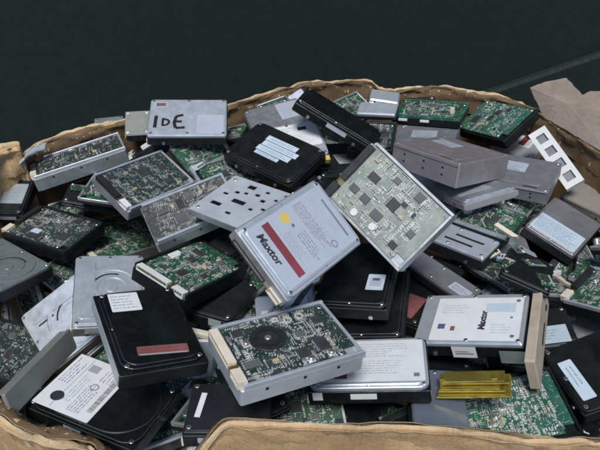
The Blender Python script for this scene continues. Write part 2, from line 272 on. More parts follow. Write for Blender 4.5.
def kraft(name, col, fl=.6):
    """corrugated kraft board: flutes telegraphing through the liner, stains, scuffs and fibre"""
    m, nt, p = newmat(name); tc = N(nt, 'ShaderNodeTexCoord'); uv = tc.outputs['UV']; ob = tc.outputs['Object']
    big = noise(nt, ob, 14, 6, .65); fine = noise(nt, ob, 420, 4, .75); mid = noise(nt, ob, 70, 5, .7)
    base = ramp(nt, big, [(.3, tuple(c * .7 for c in col)), (.55, col), (.75, tuple(min(1, c * 1.22) for c in col))])
    base = mix(nt, ramp(nt, mid, [(.5, (0, 0, 0)), (.72, (.5,) * 3)]), base, tuple(c * .55 for c in col))
    base = mix(nt, ramp(nt, fine, [(.45, (0, 0, 0)), (.75, (.45,) * 3)]), base, tuple(min(1, c * 1.5) for c in col))
    mp = N(nt, 'ShaderNodeMapping'); mp.inputs['Scale'].default_value = (150, 22, 1); nt.links.new(uv, mp.inputs[0])
    fm = ramp(nt, noise(nt, mp.outputs[0], 1.0, 3, .6), [(.5, (0, 0, 0)), (.8, (.22,) * 3)])
    base = mix(nt, fm, base, tuple(min(1, c * 1.45) for c in col))
    nt.links.new(base, p.inputs['Base Color']); p.inputs['Roughness'].default_value = .9; p.inputs['Specular IOR Level'].default_value = .15
    wv = N(nt, 'ShaderNodeTexWave', wave_type='BANDS', bands_direction='X'); wv.inputs['Scale'].default_value = 52; wv.inputs['Distortion'].default_value = 2.5; wv.inputs['Detail'].default_value = 2
    nt.links.new(uv, wv.inputs['Vector'])
    h = mix(nt, .8, wv.outputs['Fac'], mid)
    bump(nt, p, h, fl, .003)
    return m

M = {}
M['black'] = surf('black_paint', (.007, .0085, .009), .42, 0, .4, .28, (.030, .035, .034), 900, .2, .08, .25)
M['black_gloss'] = surf('black_gloss', (.006, .008, .009), .28, 0, .4, .22, (.028, .034, .034), 500, .08, .06, .3)
M['charcoal'] = surf('charcoal_metal', (.022, .025, .028), .42, .4, .25, .2, (.07, .07, .07))
M['silver'] = surf('cast_aluminium', (.50, .52, .54), .40, .7, .2, .35, (.2, .2, .19), 1400, .12, .10)
M['bluegrey'] = surf('blue_grey_lid', (.17, .20, .26), .4, .4, .14, .2)
M['bright'] = surf('bright_tray', (.62, .65, .71), .36, .35, .1, .15, (.3, .3, .3), 700, .05, .12)
M['satin'] = surf('satin_lid', (.60, .645, .70), .36, .55, .08, .12, (.25, .25, .24), 700, .05, .12)
M['zinc'] = surf('zinc_sheet', (.43, .47, .455), .38, .8, .14, .25, (.22, .21, .19), 600, .05, .15)
M['grey'] = surf('grey_sheet', (.27, .27, .29), .45, .5, .14, .35, (.2, .19, .17), 700, .08, .1)
M['mauve'] = surf('mauve_grey_case', (.36, .33, .34), .42, .55, .14, .3, (.25, .23, .21), 700, .08, .1)
M['grey_lid'] = surf('grey_green_lid', (.24, .28, .28), .42, .45, .16, .3, (.2, .2, .18))
M['beige'] = surf('beige_plastic', (.46, .38, .29), .5, 0, .12, .25, (.2, .17, .13), 1800, .1)
M['tan'] = surf('tan_grey_plastic', (.25, .23, .20), .5, 0, .12, .25, (.2, .17, .13), 1800, .1)
M['greybezel'] = surf('grey_plastic', (.20, .21, .19), .5, 0, .12, .25, (.15, .14, .12), 1800, .1)
M['cream'] = surf('cream_plastic', (.72, .64, .52), .45, 0, .1, .15)
M['white_pl'] = surf('white_plastic', (.72, .72, .70), .4, 0, .06, .1)
M['black_pl'] = surf('black_plastic', (.018, .018, .02), .42, 0, .2, .15, (.1, .1, .1))
M['gold'] = surf('gold_pin', (.75, .55, .22), .3, 1, .1, .1)
M['brass'] = surf('yellow_chromate', (.80, .60, .14), .2, .85, .35, .2, (.2, .16, .05), 300, .05, .1)
M['steel'] = surf('steel_screw', (.6, .6, .6), .3, .9, .1, .1)
M['dark'] = surf('dark_hole', (.006, .006, .006), .7, 0, .1, 0)
M['chip'] = surf('chip_epoxy', (.035, .036, .038), .5, 0, .2, .25, (.12, .12, .12), 2500, .1)
M['chip_grey'] = surf('chip_grey', (.10, .105, .11), .5, 0, .2, .25, (.15, .15, .15), 2500, .1)
M['cap'] = surf('tan_capacitor', (.50, .40, .24), .4, 0, .2, .1)
M['res'] = surf('dark_resistor', (.03, .03, .035), .4, 0, .2, .1)
M['tin'] = surf('tinned_lead', (.70, .71, .69), .35, .35, .15, .1)
M['pcb_green'] = pcb('green_solder_mask', (.012, .075, .038), (.03, .15, .075))
M['pcb_dark'] = pcb('dark_solder_mask', (.014, .034, .030), (.04, .075, .064), .42)
M['pcb_brown'] = pcb('grey_brown_solder_mask', (.055, .058, .05), (.10, .105, .09), .5, 1, .35)
M['pcb_pale'] = pcb('pale_green_board', (.27, .31, .27), (.52, .53, .47), .45, 1.4, .3)
M['pcb_teal'] = pcb('teal_green_board', (.015, .11, .07), (.05, .22, .14), .38)
def paper(name, col, rough=.35, var=.04):
    return surf(name, col, rough, 0, var, .18, tuple(c * .6 for c in col), 900, .03)
M['label_white'] = paper('white_label', (.74, .75, .76))
M['label_silver'] = paper('silver_label', (.43, .465, .53), .32)
M['label_blue'] = paper('pale_blue_label', (.52, .62, .70))
M['label_red'] = paper('red_label_ink', (.21, .045, .055), .4, .2)
M['worn'] = surf('worn_edge_highlight', (.028, .032, .034), .45, .3, .6, .1)  # bare worn edges; the lighter grey also paints highlight lines along the chamfers
M['label_pink'] = paper('faded_red_label', (.23, .085, .085), .4, .2)
M['label_yellow'] = paper('yellow_dot', (.66, .48, .12), .4)
M['label_grey'] = paper('grey_label', (.34, .38, .40))
M['ink'] = surf('black_ink', (.03, .032, .04), .45, 0, .2, .1)
M['ink_grey'] = surf('grey_ink', (.17, .18, .22), .45, 0, .2, .1)
M['ink_lite'] = surf('faint_grey_ink', (.36, .38, .43), .45, 0, .12, .1)
M['ink_blue'] = surf('blue_ink', (.08, .12, .25), .45, 0, .2, .1)
M['marker'] = surf('marker_ink', (.012, .012, .018), .5, 0, .1, 0)
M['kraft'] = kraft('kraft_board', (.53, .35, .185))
M['kraft_dark'] = kraft('shaded_kraft', (.19, .125, .07), .35)  # inner walls and bottom: the box's inside shade put into a darker kraft
M['kraft_mauve'] = kraft('greyed_kraft', (.27, .215, .18), .18)
M['kraft_pale'] = kraft('pale_torn_kraft', (.60, .45, .28))
M['wall'] = surf('dark_painted_steel', (.0165, .0250, .0228), .75, 0, .10, .05, (.02, .022, .02), 60, .03, 0, .2)
M['wall_low'] = surf('dark_teal_steel', (.0150, .0235, .0215), .75, 0, .10, .05, (.02, .022, .02), 60, .03, 0, .25)
M['ground'] = surf('concrete_ground', (.11, .105, .1), .9, 0, .3, .5, (.07, .065, .06), 300, .4)
# ------------------------------------------------------------------ mesh helpers
def rrect(x0, x1, y0, y1, r=0.0, seg=4):
    if r <= 0: return [(x0, y0), (x1, y0), (x1, y1), (x0, y1)]
    out = []
    for cx, cy, a0 in ((x1 - r, y0 + r, -90), (x1 - r, y1 - r, 0), (x0 + r, y1 - r, 90), (x0 + r, y0 + r, 180)):
        for k in range(seg + 1):
            a = R(a0 + 90 * k / seg); out.append((cx + r * math.cos(a), cy + r * math.sin(a)))
    return out
def circ(cx, cy, r, n=20, a0=0, a1=360):
    if a1 - a0 >= 360: return [(cx + r * math.cos(R(360 * k / n)), cy + r * math.sin(R(360 * k / n))) for k in range(n)]
    return [(cx + r * math.cos(R(a0 + (a1 - a0) * k / n)), cy + r * math.sin(R(a0 + (a1 - a0) * k / n))) for k in range(n + 1)]
class MB:
    """collects solid pieces of one part into one mesh, with a material slot per piece"""
    def __init__(self): self.v = []; self.f = []; self.mi = []; self.mats = []
    def slot(self, mat):
        if mat not in self.mats: self.mats.append(mat)
        return self.mats.index(mat)
    def prism(self, poly, z0, z1, mat, ch=0.0, bottom=True, edge=None):
        s = self.slot(mat); se = self.slot(edge) if edge else s; n = len(poly); b = len(self.v)
        cx = sum(p[0] for p in poly) / n; cy = sum(p[1] for p in poly) / n
        def inset(c):
            o = []
            for i in range(n):
                x, y = poly[i]; (xa, ya), (xb, yb) = poly[i - 1], poly[(i + 1) % n]
                e1 = Vector((x - xa, y - ya)); e2 = Vector((xb - x, yb - y))
                n1 = Vector((-e1.y, e1.x)).normalized() if e1.length > 1e-9 else Vector((0, 0)); n2 = Vector((-e2.y, e2.x)).normalized() if e2.length > 1e-9 else n1
                m = n1 + n2
                if m.length > 1e-6: m = m / max(m.length_squared / 2, .3)
                o.append((x + m.x * c, y + m.y * c))
            return o
        rings = [(poly, z0), (poly, z1 - ch)] if ch else [(poly, z0), (poly, z1)]
        if ch: rings.append((inset(ch), z1))
        for pl, z in rings: self.v += [(x, y, z) for x, y in pl]
        for k in range(len(rings) - 1):
            for i in range(n):
                j = (i + 1) % n
                self.f.append((b + k * n + i, b + k * n + j, b + (k + 1) * n + j, b + (k + 1) * n + i)); self.mi.append(se if k == 1 else s)
        t = b + (len(rings) - 1) * n
        self.f.append(tuple(range(t, t + n))); self.mi.append(s)
        if bottom: self.f.append(tuple(range(b + n - 1, b - 1, -1))); self.mi.append(s)
        return self
    def box(self, x0, x1, y0, y1, z0, z1, mat, ch=0.0):
        return self.prism([(x0, y0), (x1, y0), (x1, y1), (x0, y1)], z0, z1, mat, ch)
    def quad(self, x0, x1, y0, y1, z, mat):
        s = self.slot(mat); b = len(self.v); self.v += [(x0, y0, z), (x1, y0, z), (x1, y1, z), (x0, y1, z)]; self.f.append((b, b + 1, b + 2, b + 3)); self.mi.append(s); return self
    def disc_side(self, x, y, z, ax, r, depth, mat, n=10):
        """short cylinder along +-x or +-y (screw hole, boss)"""
        s = self.slot(mat); b = len(self.v)
        for k in (0, 1):
            for i in range(n):
                a = 2 * math.pi * i / n; u, w = r * math.cos(a), r * math.sin(a)
                if ax[0]: self.v.append((x + ax[0] * depth * k, y + u * ax[0], z + w))
                else: self.v.append((x - u * ax[1], y + ax[1] * depth * k, z + w))
        for i in range(n):
            j = (i + 1) % n; self.f.append((b + i, b + j, b + n + j, b + n + i)); self.mi.append(s)
        self.f.append(tuple(range(b + n, b + 2 * n))); self.mi.append(s)
        return self
    def strip(self, pts, w, z0, z1, mat):
        """a flat bent bar along 2-D points"""
        for (xa, ya), (xb, yb) in zip(pts[:-1], pts[1:]):
            dx, dy = xb - xa, yb - ya; l = math.hypot(dx, dy) or 1e-9; nx, ny = -dy / l * w / 2, dx / l * w / 2
            self.prism([(xa - nx, ya - ny), (xb - nx, yb - ny), (xb + nx, yb + ny), (xa + nx, ya + ny)], z0, z1, mat)
        return self
    def ring(self, cx, cy, r0, r1, z0, z1, mat, a0=0, a1=360, n=28):
        s = self.slot(mat); b = len(self.v); full = a1 - a0 >= 360; m = n if full else n + 1
        for rr, z in ((r0, z0), (r0, z1), (r1, z1), (r1, z0)):
            for k in range(m):
                a = R(a0 + (a1 - a0) * k / n); self.v.append((cx + rr * math.cos(a), cy + rr * math.sin(a), z))
        for q in range(4):
            for k in range(n):
                j = (k + 1) % m; q2 = (q + 1) % 4
                self.f.append((b + q * m + k, b + q2 * m + k, b + q2 * m + j, b + q * m + j)); self.mi.append(s)
        if not full:
            self.f.append((b, b + m, b + 2 * m, b + 3 * m)); self.mi.append(s)
            self.f.append((b + m - 1, b + 4 * m - 1, b + 3 * m - 1, b + 2 * m - 1)); self.mi.append(s)
        return self
    def mesh(self, name):
        me = bpy.data.meshes.new(name); me.from_pydata(self.v, [], self.f)
        for m in self.mats: me.materials.append(M[m])
        me.polygons.foreach_set('material_index', self.mi); me.update()
        bm = bmesh.new(); bm.from_mesh(me); bmesh.ops.recalc_face_normals(bm, faces=bm.faces); bm.to_mesh(me); bm.free()
        return me
    def build(self, name, parent=None, loc=(0, 0, 0), rz=0.0, kind=None):
        return part(name, self.mesh(name), parent, loc, rz, kind)
def part(name, me, parent=None, loc=(0, 0, 0), rz=0.0, kind=None):
    o = bpy.data.objects.new(name, me); COL.objects.link(o)
    o.location = loc; o.rotation_euler = (0, 0, rz)
    if parent: o.parent = parent
    if kind: o['kind'] = kind
    return o
def thing(name, label, cat, group=None, pose=None):
    """an Empty at the underside of the thing"""
    o = bpy.data.objects.new(name, None); COL.objects.link(o); o.empty_display_size = .02
    o['label'] = label; o['category'] = cat
    if group: o['group'] = group
    if pose: place(o, pose)
    return o
def place(o, pose):
    t, q, d = pose; q = Quaternion(q); o.rotation_mode = 'QUATERNION'; o.rotation_quaternion = q
    o.location = Vector(t) - q @ Vector((0, 0, d[2]))
def copy_tree(o, parent=None):
    c = o.copy(); COL.objects.link(c)
    if parent: c.parent = parent
    for ch in list(o.children): copy_tree(ch, c)
    return c
def text_mesh(body, size, mat, bold=.0, shear=0.0, ext=.00006, spacing=1.0):
    cu = bpy.data.curves.new('lettering', 'FONT'); cu.body = body; cu.size = size; cu.align_x = 'CENTER'; cu.align_y = 'CENTER'
    cu.offset = bold; cu.shear = shear; cu.extrude = ext; cu.space_character = spacing; cu.resolution_u = 3
    ob = bpy.data.objects.new('lettering', cu); COL.objects.link(ob)
    dg = bpy.context.evaluated_depsgraph_get(); me = bpy.data.meshes.new_from_object(ob.evaluated_get(dg))
    bpy.data.objects.remove(ob); me.materials.clear(); me.materials.append(M[mat]); return me

# ------------------------------------------------------------------ small shared pieces
def screw_mesh():
    b = MB(); b.prism(circ(0, 0, .0029, 12), 0, .0011, 'steel', .0005); b.prism(circ(0, 0, .0012, 6), .00105, .00125, 'dark'); return b.mesh('screw')
SCREW = screw_mesh()
CHIPS = {}
def chip_mesh(w, h, mat='chip'):
    k = (round(w * 1e4), round(h * 1e4), mat)
    if k in CHIPS: return CHIPS[k]
    b = MB(); b.box(-w / 2, w / 2, -h / 2, h / 2, .0004, .0030, mat, .0004)
    for n, side in ((int(h / .0016), 0), (int(w / .0016), 1)):
        if side == 1 and h < w * .7 and w > .009: pass
        for i in range(n):
            t = -.5 + (i + .5) / n
            for sgn in (-1, 1):
                if side == 0:
                    x0 = sgn * (w / 2 - .0002); x1 = sgn * (w / 2 + .0011); y = t * h * .9
                    b.box(min(x0, x1), max(x0, x1), y - .0003, y + .0003, .0001, .0009, 'tin')
                elif w / h < 1.6:
                    y0 = sgn * (h / 2 - .0002); y1 = sgn * (h / 2 + .0011); x = t * w * .9
                    b.box(x - .0003, x + .0003, min(y0, y1), max(y0, y1), .0001, .0009, 'tin')
    b.prism(circ(-w * .36, h * .36, .0007, 8), .0030, .00306, 'chip_grey')
    CHIPS[k] = b.mesh('chip'); return CHIPS[k]
def smd_mesh(x0, x1, y0, y1, n, seed, avoid=(), bright=.35):
    """hundreds of tiny capacitors and resistors, in little rows as a board lays them out"""
    r = random.Random(seed); b = MB(); placed = 0; tries = 0
    while placed < n and tries < n * 6:
        tries += 1
        cx, cy = r.uniform(x0, x1), r.uniform(y0, y1); horiz = r.random() < .5; run = r.choice((1, 1, 1, 2, 2, 3, 5)); typ = r.random()
        l, w, hh = r.choice(((.0018, .0010, .0008), (.0022, .0014, .0011), (.0034, .0018, .0016)))
        for k in range(run):
            x, y = (cx, cy + k * w * 1.9) if not horiz else (cx + k * w * 1.9, cy)
            if not (x0 < x < x1 and y0 < y < y1): continue
            if any(ax0 - .001 < x < ax1 + .001 and ay0 - .001 < y < ay1 + .001 for ax0, ax1, ay0, ay1 in avoid): continue
            a, c = (l / 2, w / 2) if not horiz else (w / 2, l / 2)
            if typ < bright * .5: b.box(x - a, x + a, y - c, y + c, 0, hh * .6, 'tin')
            elif typ < bright: b.prism(circ(x, y, r.uniform(.0006, .0011), 6), 0, hh * .5, 'tin')
            else:
                b.box(x - a, x + a, y - c, y + c, 0, hh, 'cap' if typ < bright + .12 else 'res')
                e = .22
                if not horiz:
                    b.box(x - a - .0001, x - a * (1 - e * 2), y - c - .0001, y + c + .0001, 0, hh + .0001, 'tin'); b.box(x + a * (1 - e * 2), x + a + .0001, y - c - .0001, y + c + .0001, 0, hh + .0001, 'tin')
                else:
                    b.box(x - a - .0001, x + a + .0001, y - c - .0001, y - c * (1 - e * 2), 0, hh + .0001, 'tin'); b.box(x - a - .0001, x + a + .0001, y + c * (1 - e * 2), y + c + .0001, 0, hh + .0001, 'tin')
            placed += 1
    return b.mesh('components')

# ------------------------------------------------------------------ labels
def add_label(parent, cx, cy, w, h, z, mat, items, rz=0.0, r=.0015, name='label'):
    """a stuck-on paper label; items are printed on it in label coordinates (x to the reader's right, y up, origin at its centre)"""
    b = MB(); b.prism(rrect(-w / 2, w / 2, -h / 2, h / 2, r, 2), 0, .00022, mat); lab = b.build(name, parent, (cx, cy, z), rz)
    pr = MB(); zz = .00022; rr = random.Random(int(cx * 1e5) ^ int(w * 1e6))
    any_pr = False
    for it in items:
        k = it[0]
        if k == 'rect': _, x, y, ww, hh, m = it; pr.box(x - ww / 2, x + ww / 2, y - hh / 2, y + hh / 2, zz - .0001, zz + .00004, m); any_pr = True
        elif k == 'dot': _, x, y, q, m = it; pr.prism(circ(x, y, q, 16), zz - .0001, zz + .00006, m); any_pr = True
        elif k == 'ring': _, x, y, q, m = it; pr.ring(x, y, q * .75, q, zz - .0001, zz + .00006, m, n=14); any_pr = True
        elif k == 'lines':                      # print too small to read in the photograph
            _, x, y, ww, hh, rows, m = it; any_pr = True
            for i in range(rows):
                yy = y + hh / 2 - (i + .5) * hh / rows; lh = min(hh / rows * .5, .0017); xx = x - ww / 2; end = x + ww / 2 - rr.random() * ww * .35
                while xx < end:
                    for _ in range(rr.randint(2, 8)):
                        l = rr.uniform(.0005, .0011)
                        if xx + l > end: break
                        q0, q1 = rr.choice(((-.5, .5), (-.5, .5), (-.5, .2), (-.2, .5))); pr.quad(xx, xx + l, yy + lh * q0, yy + lh * q1, zz + .00003, m); xx += l + .00035
                    xx += .0013
        elif k == 'bars':
            _, x, y, ww, hh, m = it; xx = x - ww / 2; any_pr = True
            while xx < x + ww / 2:
                l = rr.choice((.0003, .0005, .0008)); pr.box(xx, xx + l, y - hh / 2, y + hh / 2, zz - .0001, zz + .00003, m); xx += l + rr.choice((.0004, .0007))
        elif k == 'text':
            _, body, x, y, size, m, rot, bold, shear = it
            part('lettering', text_mesh(body, size, m, bold, shear), lab, (x, y, zz + .00005), rot)
    if any_pr: pr.build('print', lab)
    return lab

# ------------------------------------------------------------------ drives
def side_holes(b, L, W, T, z, dark='dark'):
    for x in (-L * .3, 0.0, L * .28):
        for s in (-1, 1): b.disc_side(x, s * (W / 2 - .0003), z, (0, s), .0021, .0005, dark)
def connectors(t, L, W, z, up, data='black_pl', power='cream', pins=True):
    """the connector end at -x: data shroud with pins, jumper block, four-pin power socket"""
    x0, x1 = -L / 2 - .0012, -L / 2 + .009
    h = .0085; za, zb = (z - h, z) if up else (z, z + h)
    y0, y1 = -W * .16, W * .42
    b = MB(); b.box(x0 + .004, x1, y0, y1, za, zb, data, .0004)
    b.box(x0, x0 + .0045, y0, y1, za, za + .0012, data); b.box(x0, x0 + .0045, y0, y1, zb - .0012, zb, data)
    b.box(x0, x0 + .0045, y0, y0 + .0012, za + .0012, zb - .0012, data); b.box(x0, x0 + .0045, y1 - .0012, y1, za + .0012, zb - .0012, data)
    if pins:
        n = 18
        for i in range(n):
            y = y0 + .003 + (y1 - y0 - .006) * i / (n - 1)
            for zz in (za + .0030, za + .0055): b.box(x0 + .0006, x0 + .0045, y - .0003, y + .0003, zz - .0003, zz + .0003, 'gold')
    b.build('data_connector', t)
    y0, y1 = -W * .46, -W * .25
    b = MB(); b.box(x0 + .004, x1, y0, y1, za - .001, zb, power, .0004)
    b.box(x0 - .001, x0 + .0045, y0, y1, za - .001, za + .0003, power); b.box(x0 - .001, x0 + .0045, y0, y1, zb - .0012, zb, power)
    b.box(x0 - .001, x0 + .0045, y0, y0 + .0013, za + .0003, zb - .0012, power); b.box(x0 - .001, x0 + .0045, y1 - .0013, y1, za + .0003, zb - .0012, power)
    for i in range(4):
        y = y0 + .004 + (y1 - y0 - .008) * i / 3; b.disc_side(x0 + .0042, y, (za + zb) / 2, (-1, 0), .0011, .003, 'tin', 8)
    b.build('power_connector', t)
    b = MB()
    for i in range(5):
        y = -W * .235 + i * .0016; b.box(x0, x1, y, y + .0006, za + .002, za + .0026, 'gold'); b.box(x0, x1, y, y + .0006, za + .0045, za + .0051, 'gold')
    b.build('jumper_pins', t)

def cover_drive(t, dims, body='black', cover='satin', board='pcb_green', style='plain', screws=True, inset=.0012, rc=.009, ends=True):
    """drive lying lid up: cast body, stepped lid with screws, board underneath, connectors at -x"""
    L, W, T = dims; ed = 'worn' if cover.startswith('black') or cover == 'charcoal' else None
    b = MB(); b.prism(rrect(-L / 2, L / 2, -W / 2, W / 2, .0025, 2), .0025, T - .0065, body, .0006, edge='worn' if body == 'black' else None)
    b.prism(rrect(-L / 2 + .0008, L / 2 - .0008, -W / 2 + .004, W / 2 - .004, .003, 2), .0003, .0026, body)
    side_holes(b, L, W, T, .0065); b.build('body', t)
    b = MB(); zt = T
    x0, x1, y0, y1 = -L / 2 + inset, L / 2 - inset, -W / 2 + inset, W / 2 - inset
    b.prism(rrect(x0, x1, y0, y1, rc, 5), T - .0065, T - .0018, cover, .0008, edge=ed)
    if style == 'plain':
        b.prism(rrect(x0 + .004, x1 - .004, y0 + .004, y1 - .004, rc, 5), T - .0019, T, cover, .0008, edge=ed)
    elif style == 'arcs':
        rad = min(W, L) * .42; cx = L / 2 - rad - .006
        b.prism(rrect(x0 + .003, x1 - .003, y0 + .003, y1 - .003, rc, 5), T - .0019, T - .0009, cover, .0006)
        b.ring(cx, 0, rad * .86, rad, T - .001, T + .0006, cover, n=40)
        b.ring(cx, 0, rad * .48, rad * .60, T - .001, T + .0006, cover, 20, 330, n=36)
        b.prism(circ(cx, 0, rad * .2, 20), T - .001, T + .0004, cover, .0003)
        b.ring(cx, 0, rad * .64, rad * .70, T - .001, T - .0007, 'charcoal', 70, 250, n=24)  # dark arcs paint the shade of the pressed grooves onto the lid
        b.ring(cx, 0, rad * 1.02, rad * 1.05, T - .001, T - .0007, 'grey', 95, 265, n=24)
        b.box(x0 + .034, x0 + .037, y0 + .02, y0 + .05, T - .001, T - .0007, 'charcoal')
        b.prism(rrect(x0 + .008, x0 + .03, y0 + .012, y1 - .012, .006, 3), T - .001, T + .0004, cover, .0003)
    elif style == 'round':      # lid that ends in the half circle of the platters
        b.prism(rrect(x0 + .003, x1 - .003, y0 + .003, y1 - .003, W * .44, 14), T - .0019, T, cover, .0010, edge=ed)
    elif style == 'flat':
        b.prism(rrect(x0 + .0015, x1 - .0015, y0 + .0015, y1 - .0015, rc * .8, 4), T - .0019, T - .0004, cover, .0005)
    b.build('lid', t)
    rs = random.Random(int(L * 1e5) + len(body) * 7 + len(cover) * 13 + int(t.location.x * 1e4))
    if L > .09 and T > .02:
        for s in (-1, 1):
            for x in (-L * .3, L * .28):
                if rs.random() < .45:
                    q = MB(); q.disc_side(0, 0, 0, (0, s), .0031, .0016, 'steel', 10); q.build('screw', t, (x, s * W / 2, .0065))
            if rs.random() < .5:
                q = MB(); wd = rs.uniform(.008, .022); q.box(-wd, wd, -.0002, .0002, 0, .008, rs.choice(('label_white', 'label_grey', 'label_silver'))); q.build('sticker', t, (rs.uniform(-.02, .03), s * (W / 2 + .0001), .0085))
    if screws:
        for sx in (-1, 0, 1):
            for sy in (-1, 1): part('screw', SCREW, t, (sx * (L / 2 - .0062 - inset), sy * (W / 2 - .0058 - inset), T - .0017 if style != 'flat' else T - .0003))
    b = MB(); b.box(-L / 2 + .002, L / 2 - .03, -W / 2 + .005, W / 2 - .005, -.0012, .0003, board); b.build('circuit_board', t)
    if ends: connectors(t, L, W, .0010, False)
    return t

def board_drive(t, dims, board='pcb_green', frame='silver', seed=1, chips=None, smd=150, motor=None, data='black_pl', power='cream', rails=True, bright=.35, conn=True, cut=0.0, side='silver'):
    """drive lying board up: cast frame with raised side rails, board with chips, motor hub, connectors at -x"""
    L, W, T = dims; r = random.Random(seed)
    b = MB(); b.prism(rrect(-L / 2, L / 2, -W / 2, W / 2, .003, 2), 0, T - .0062, side, .0006); side_holes(b, L, W, T, T - .012)
    b.prism(rrect(-L / 2 + .002, L / 2 - .002, -W / 2 + .002, W / 2 - .002, .008, 4), -.0015, .0002, side)
    b.build('body', t)
    if rails:
        for s in (-1, 1):
            b = MB(); y0, y1 = sorted((s * W / 2, s * (W / 2 - .0042))); b.box(-L / 2 + .004, L / 2, y0, y1, T - .0062, T, frame, .0005)
            b.build('side_rail', t)
        b = MB(); b.box(L / 2 - .0038, L / 2, -W / 2 + .0043, W / 2 - .0043, T - .0062, T - .0012, frame, .0005); b.build('end_rail', t)
    bx0, bx1, by0, by1 = -L / 2 + .001, L / 2 - .0042 - cut, -W / 2 + .0046, W / 2 - .0046
    zb = T - .0030
    b = MB()
    nx = L * .2
    b.prism([(bx0, by0), (bx1 - nx * .5, by0), (bx1 - nx * .5, by0 + W * .12), (bx1, by0 + W * .12), (bx1, by1), (bx0, by1)], zb - .0016, zb, board)
    brd = b.build('circuit_board', t)
    avoid = []
    if motor:
        mx, my, mr = motor
        b = MB(); b.prism(circ(mx, my, mr, 32), zb, zb + .0008, 'black_pl', .0003); b.ring(mx, my, mr * .55, mr * .72, zb + .0008, zb + .0016, 'charcoal'); b.prism(circ(mx, my, mr * .18, 14), zb + .0008, zb + .0022, 'steel', .0004)
        b.build('motor_hub', t); avoid.append((mx - mr, mx + mr, my - mr, my + mr))
    if chips is None:
        chips = []
        for _ in range(60):
            w, h = r.choice(((.014, .014), (.020, .020), (.012, .008), (.018, .008), (.010, .010), (.008, .006), (.022, .012)))
            if r.random() < .5: w, h = h, w
            x, y = r.uniform(bx0 + .018, bx1 - .012), r.uniform(by0 + .01, by1 - .01)
            bb = (x - w / 2 - .002, x + w / 2 + .002, y - h / 2 - .002, y + h / 2 + .002)
            if bb[0] < bx0 + .01 or bb[1] > bx1 or bb[2] < by0 or bb[3] > by1 or (bb[1] > bx1 - nx * .5 and bb[2] < by0 + W * .12): continue
            if any(not (bb[1] < a[0] or bb[0] > a[1] or bb[3] < a[2] or bb[2] > a[3]) for a in avoid): continue
            avoid.append(bb); chips.append((x, y, w, h, r.choice(('chip', 'chip', 'chip_grey'))))
            if len(chips) >= 8: break
    for c in chips:
        x, y, w, h, m = c
        part('chip', chip_mesh(w, h, m), brd, (x, y, zb)); avoid.append((x - w / 2, x + w / 2, y - h / 2, y + h / 2))
    part('components', smd_mesh(bx0 + .012, bx1 - nx * .5, by0 + .002, by1 - .002, int(smd * 1.7), seed + 5, avoid, bright), brd, (0, 0, zb), 0, 'stuff')
    for k in range(7):
        x, y = r.uniform(bx0 + .02, bx1 - .025), r.uniform(by0 + .008, by1 - .008)
        if any(a[0] - .004 < x < a[1] + .004 and a[2] - .004 < y < a[3] + .004 for a in avoid): continue
        b = MB(); q = r.random()
        if q < .35: b.prism(rrect(-.0055, .0055, -.0021, .0021, .002, 3), 0, .0036, 'steel', .0005); nm = 'crystal'
        elif q < .7: b.box(-.0034, .0034, -.002, .002, 0, .0034, r.choice(('cap', 'res')), .0004); b.box(-.0036, -.0028, -.0018, .0018, 0, .002, 'tin'); b.box(.0028, .0036, -.0018, .0018, 0, .002, 'tin'); nm = 'capacitor'
        else: b.box(-.0045, .0045, -.0045, .0045, 0, .0004, 'tin'); b.prism(circ(0, 0, .0036, 16), .0004, .0042, 'steel', .0005); nm = 'capacitor'
        b.build(nm, brd, (x, y, zb), r.choice((0, R(90))))
    for sx, sy in ((bx0 + .006, by0 + .005), (bx0 + .006, by1 - .005), (bx1 - .004, by1 - .005), (bx1 - nx * .5 - .005, by0 + .005)): part('screw', SCREW, t, (sx, sy, zb))
    if conn: connectors(t, L, W, T + .003, True, data, power)
    return t

def box_drive(t, dims, mat='mauve', top='mauve', board='pcb_green'):
    """tall drive in a folded sheet-metal case: case, pressed top panel, screws, front frame"""
    L, W, T = dims
    b = MB(); b.prism(rrect(-L / 2, L / 2, -W / 2, W / 2, .0015, 1), 0, T - .0012, mat, .0006); side_holes(b, L, W, T, T * .35); side_holes(b, L, W, T, T * .65); b.build('body', t)
    b = MB(); b.prism(rrect(-L / 2 + .002, L / 2 - .002, -W / 2 + .002, W / 2 - .002, .003, 2), T - .0013, T - .0004, top, .0004)
    b.prism(rrect(-L * .38, L * .38, -W * .36, W * .36, .01, 4), T - .0005, T, top, .0004); b.build('lid', t)
    for sx in (-1, 1):
        for sy in (-1, 1): part('screw', SCREW, t, (sx * (L / 2 - .006), sy * (W / 2 - .006), T - .0004))
    for s in (-1, 1):
        b = MB(); b.box(-L / 2 + .003, L / 2 - .003, -.0003, .0003, 0, .0009, 'dark'); b.build('seam', t, (0, s * W / 2, T * .82))
    rs = random.Random(int(L * 1e5) + len(mat) + int(t.location.y * 1e4))
    if L > .08:
        add_label(t, rs.uniform(-.2, .2) * L, rs.uniform(-.2, .2) * W, .05, .03, T, rs.choice(('label_grey', 'label_silver')), [('lines', 0, .002, .042, .02, 5, 'ink_grey'), ('bars', 0, -.011, .03, .004, 'ink_grey')], rs.uniform(-.1, .1))
        b = MB(); b.prism(circ(0, 0, .006, 18), 0, .0002, 'label_silver'); b.build('foil_seal', t, (-L * .36, W * .3, T - .0004))
        b = MB(); b.box(-.012, .012, -.0015, .0015, 0, .0004, 'dark'); b.build('slot', t, (L * .25, -W * .42, T - .0005))
    connectors(t, L, W, .004, False)
    return t

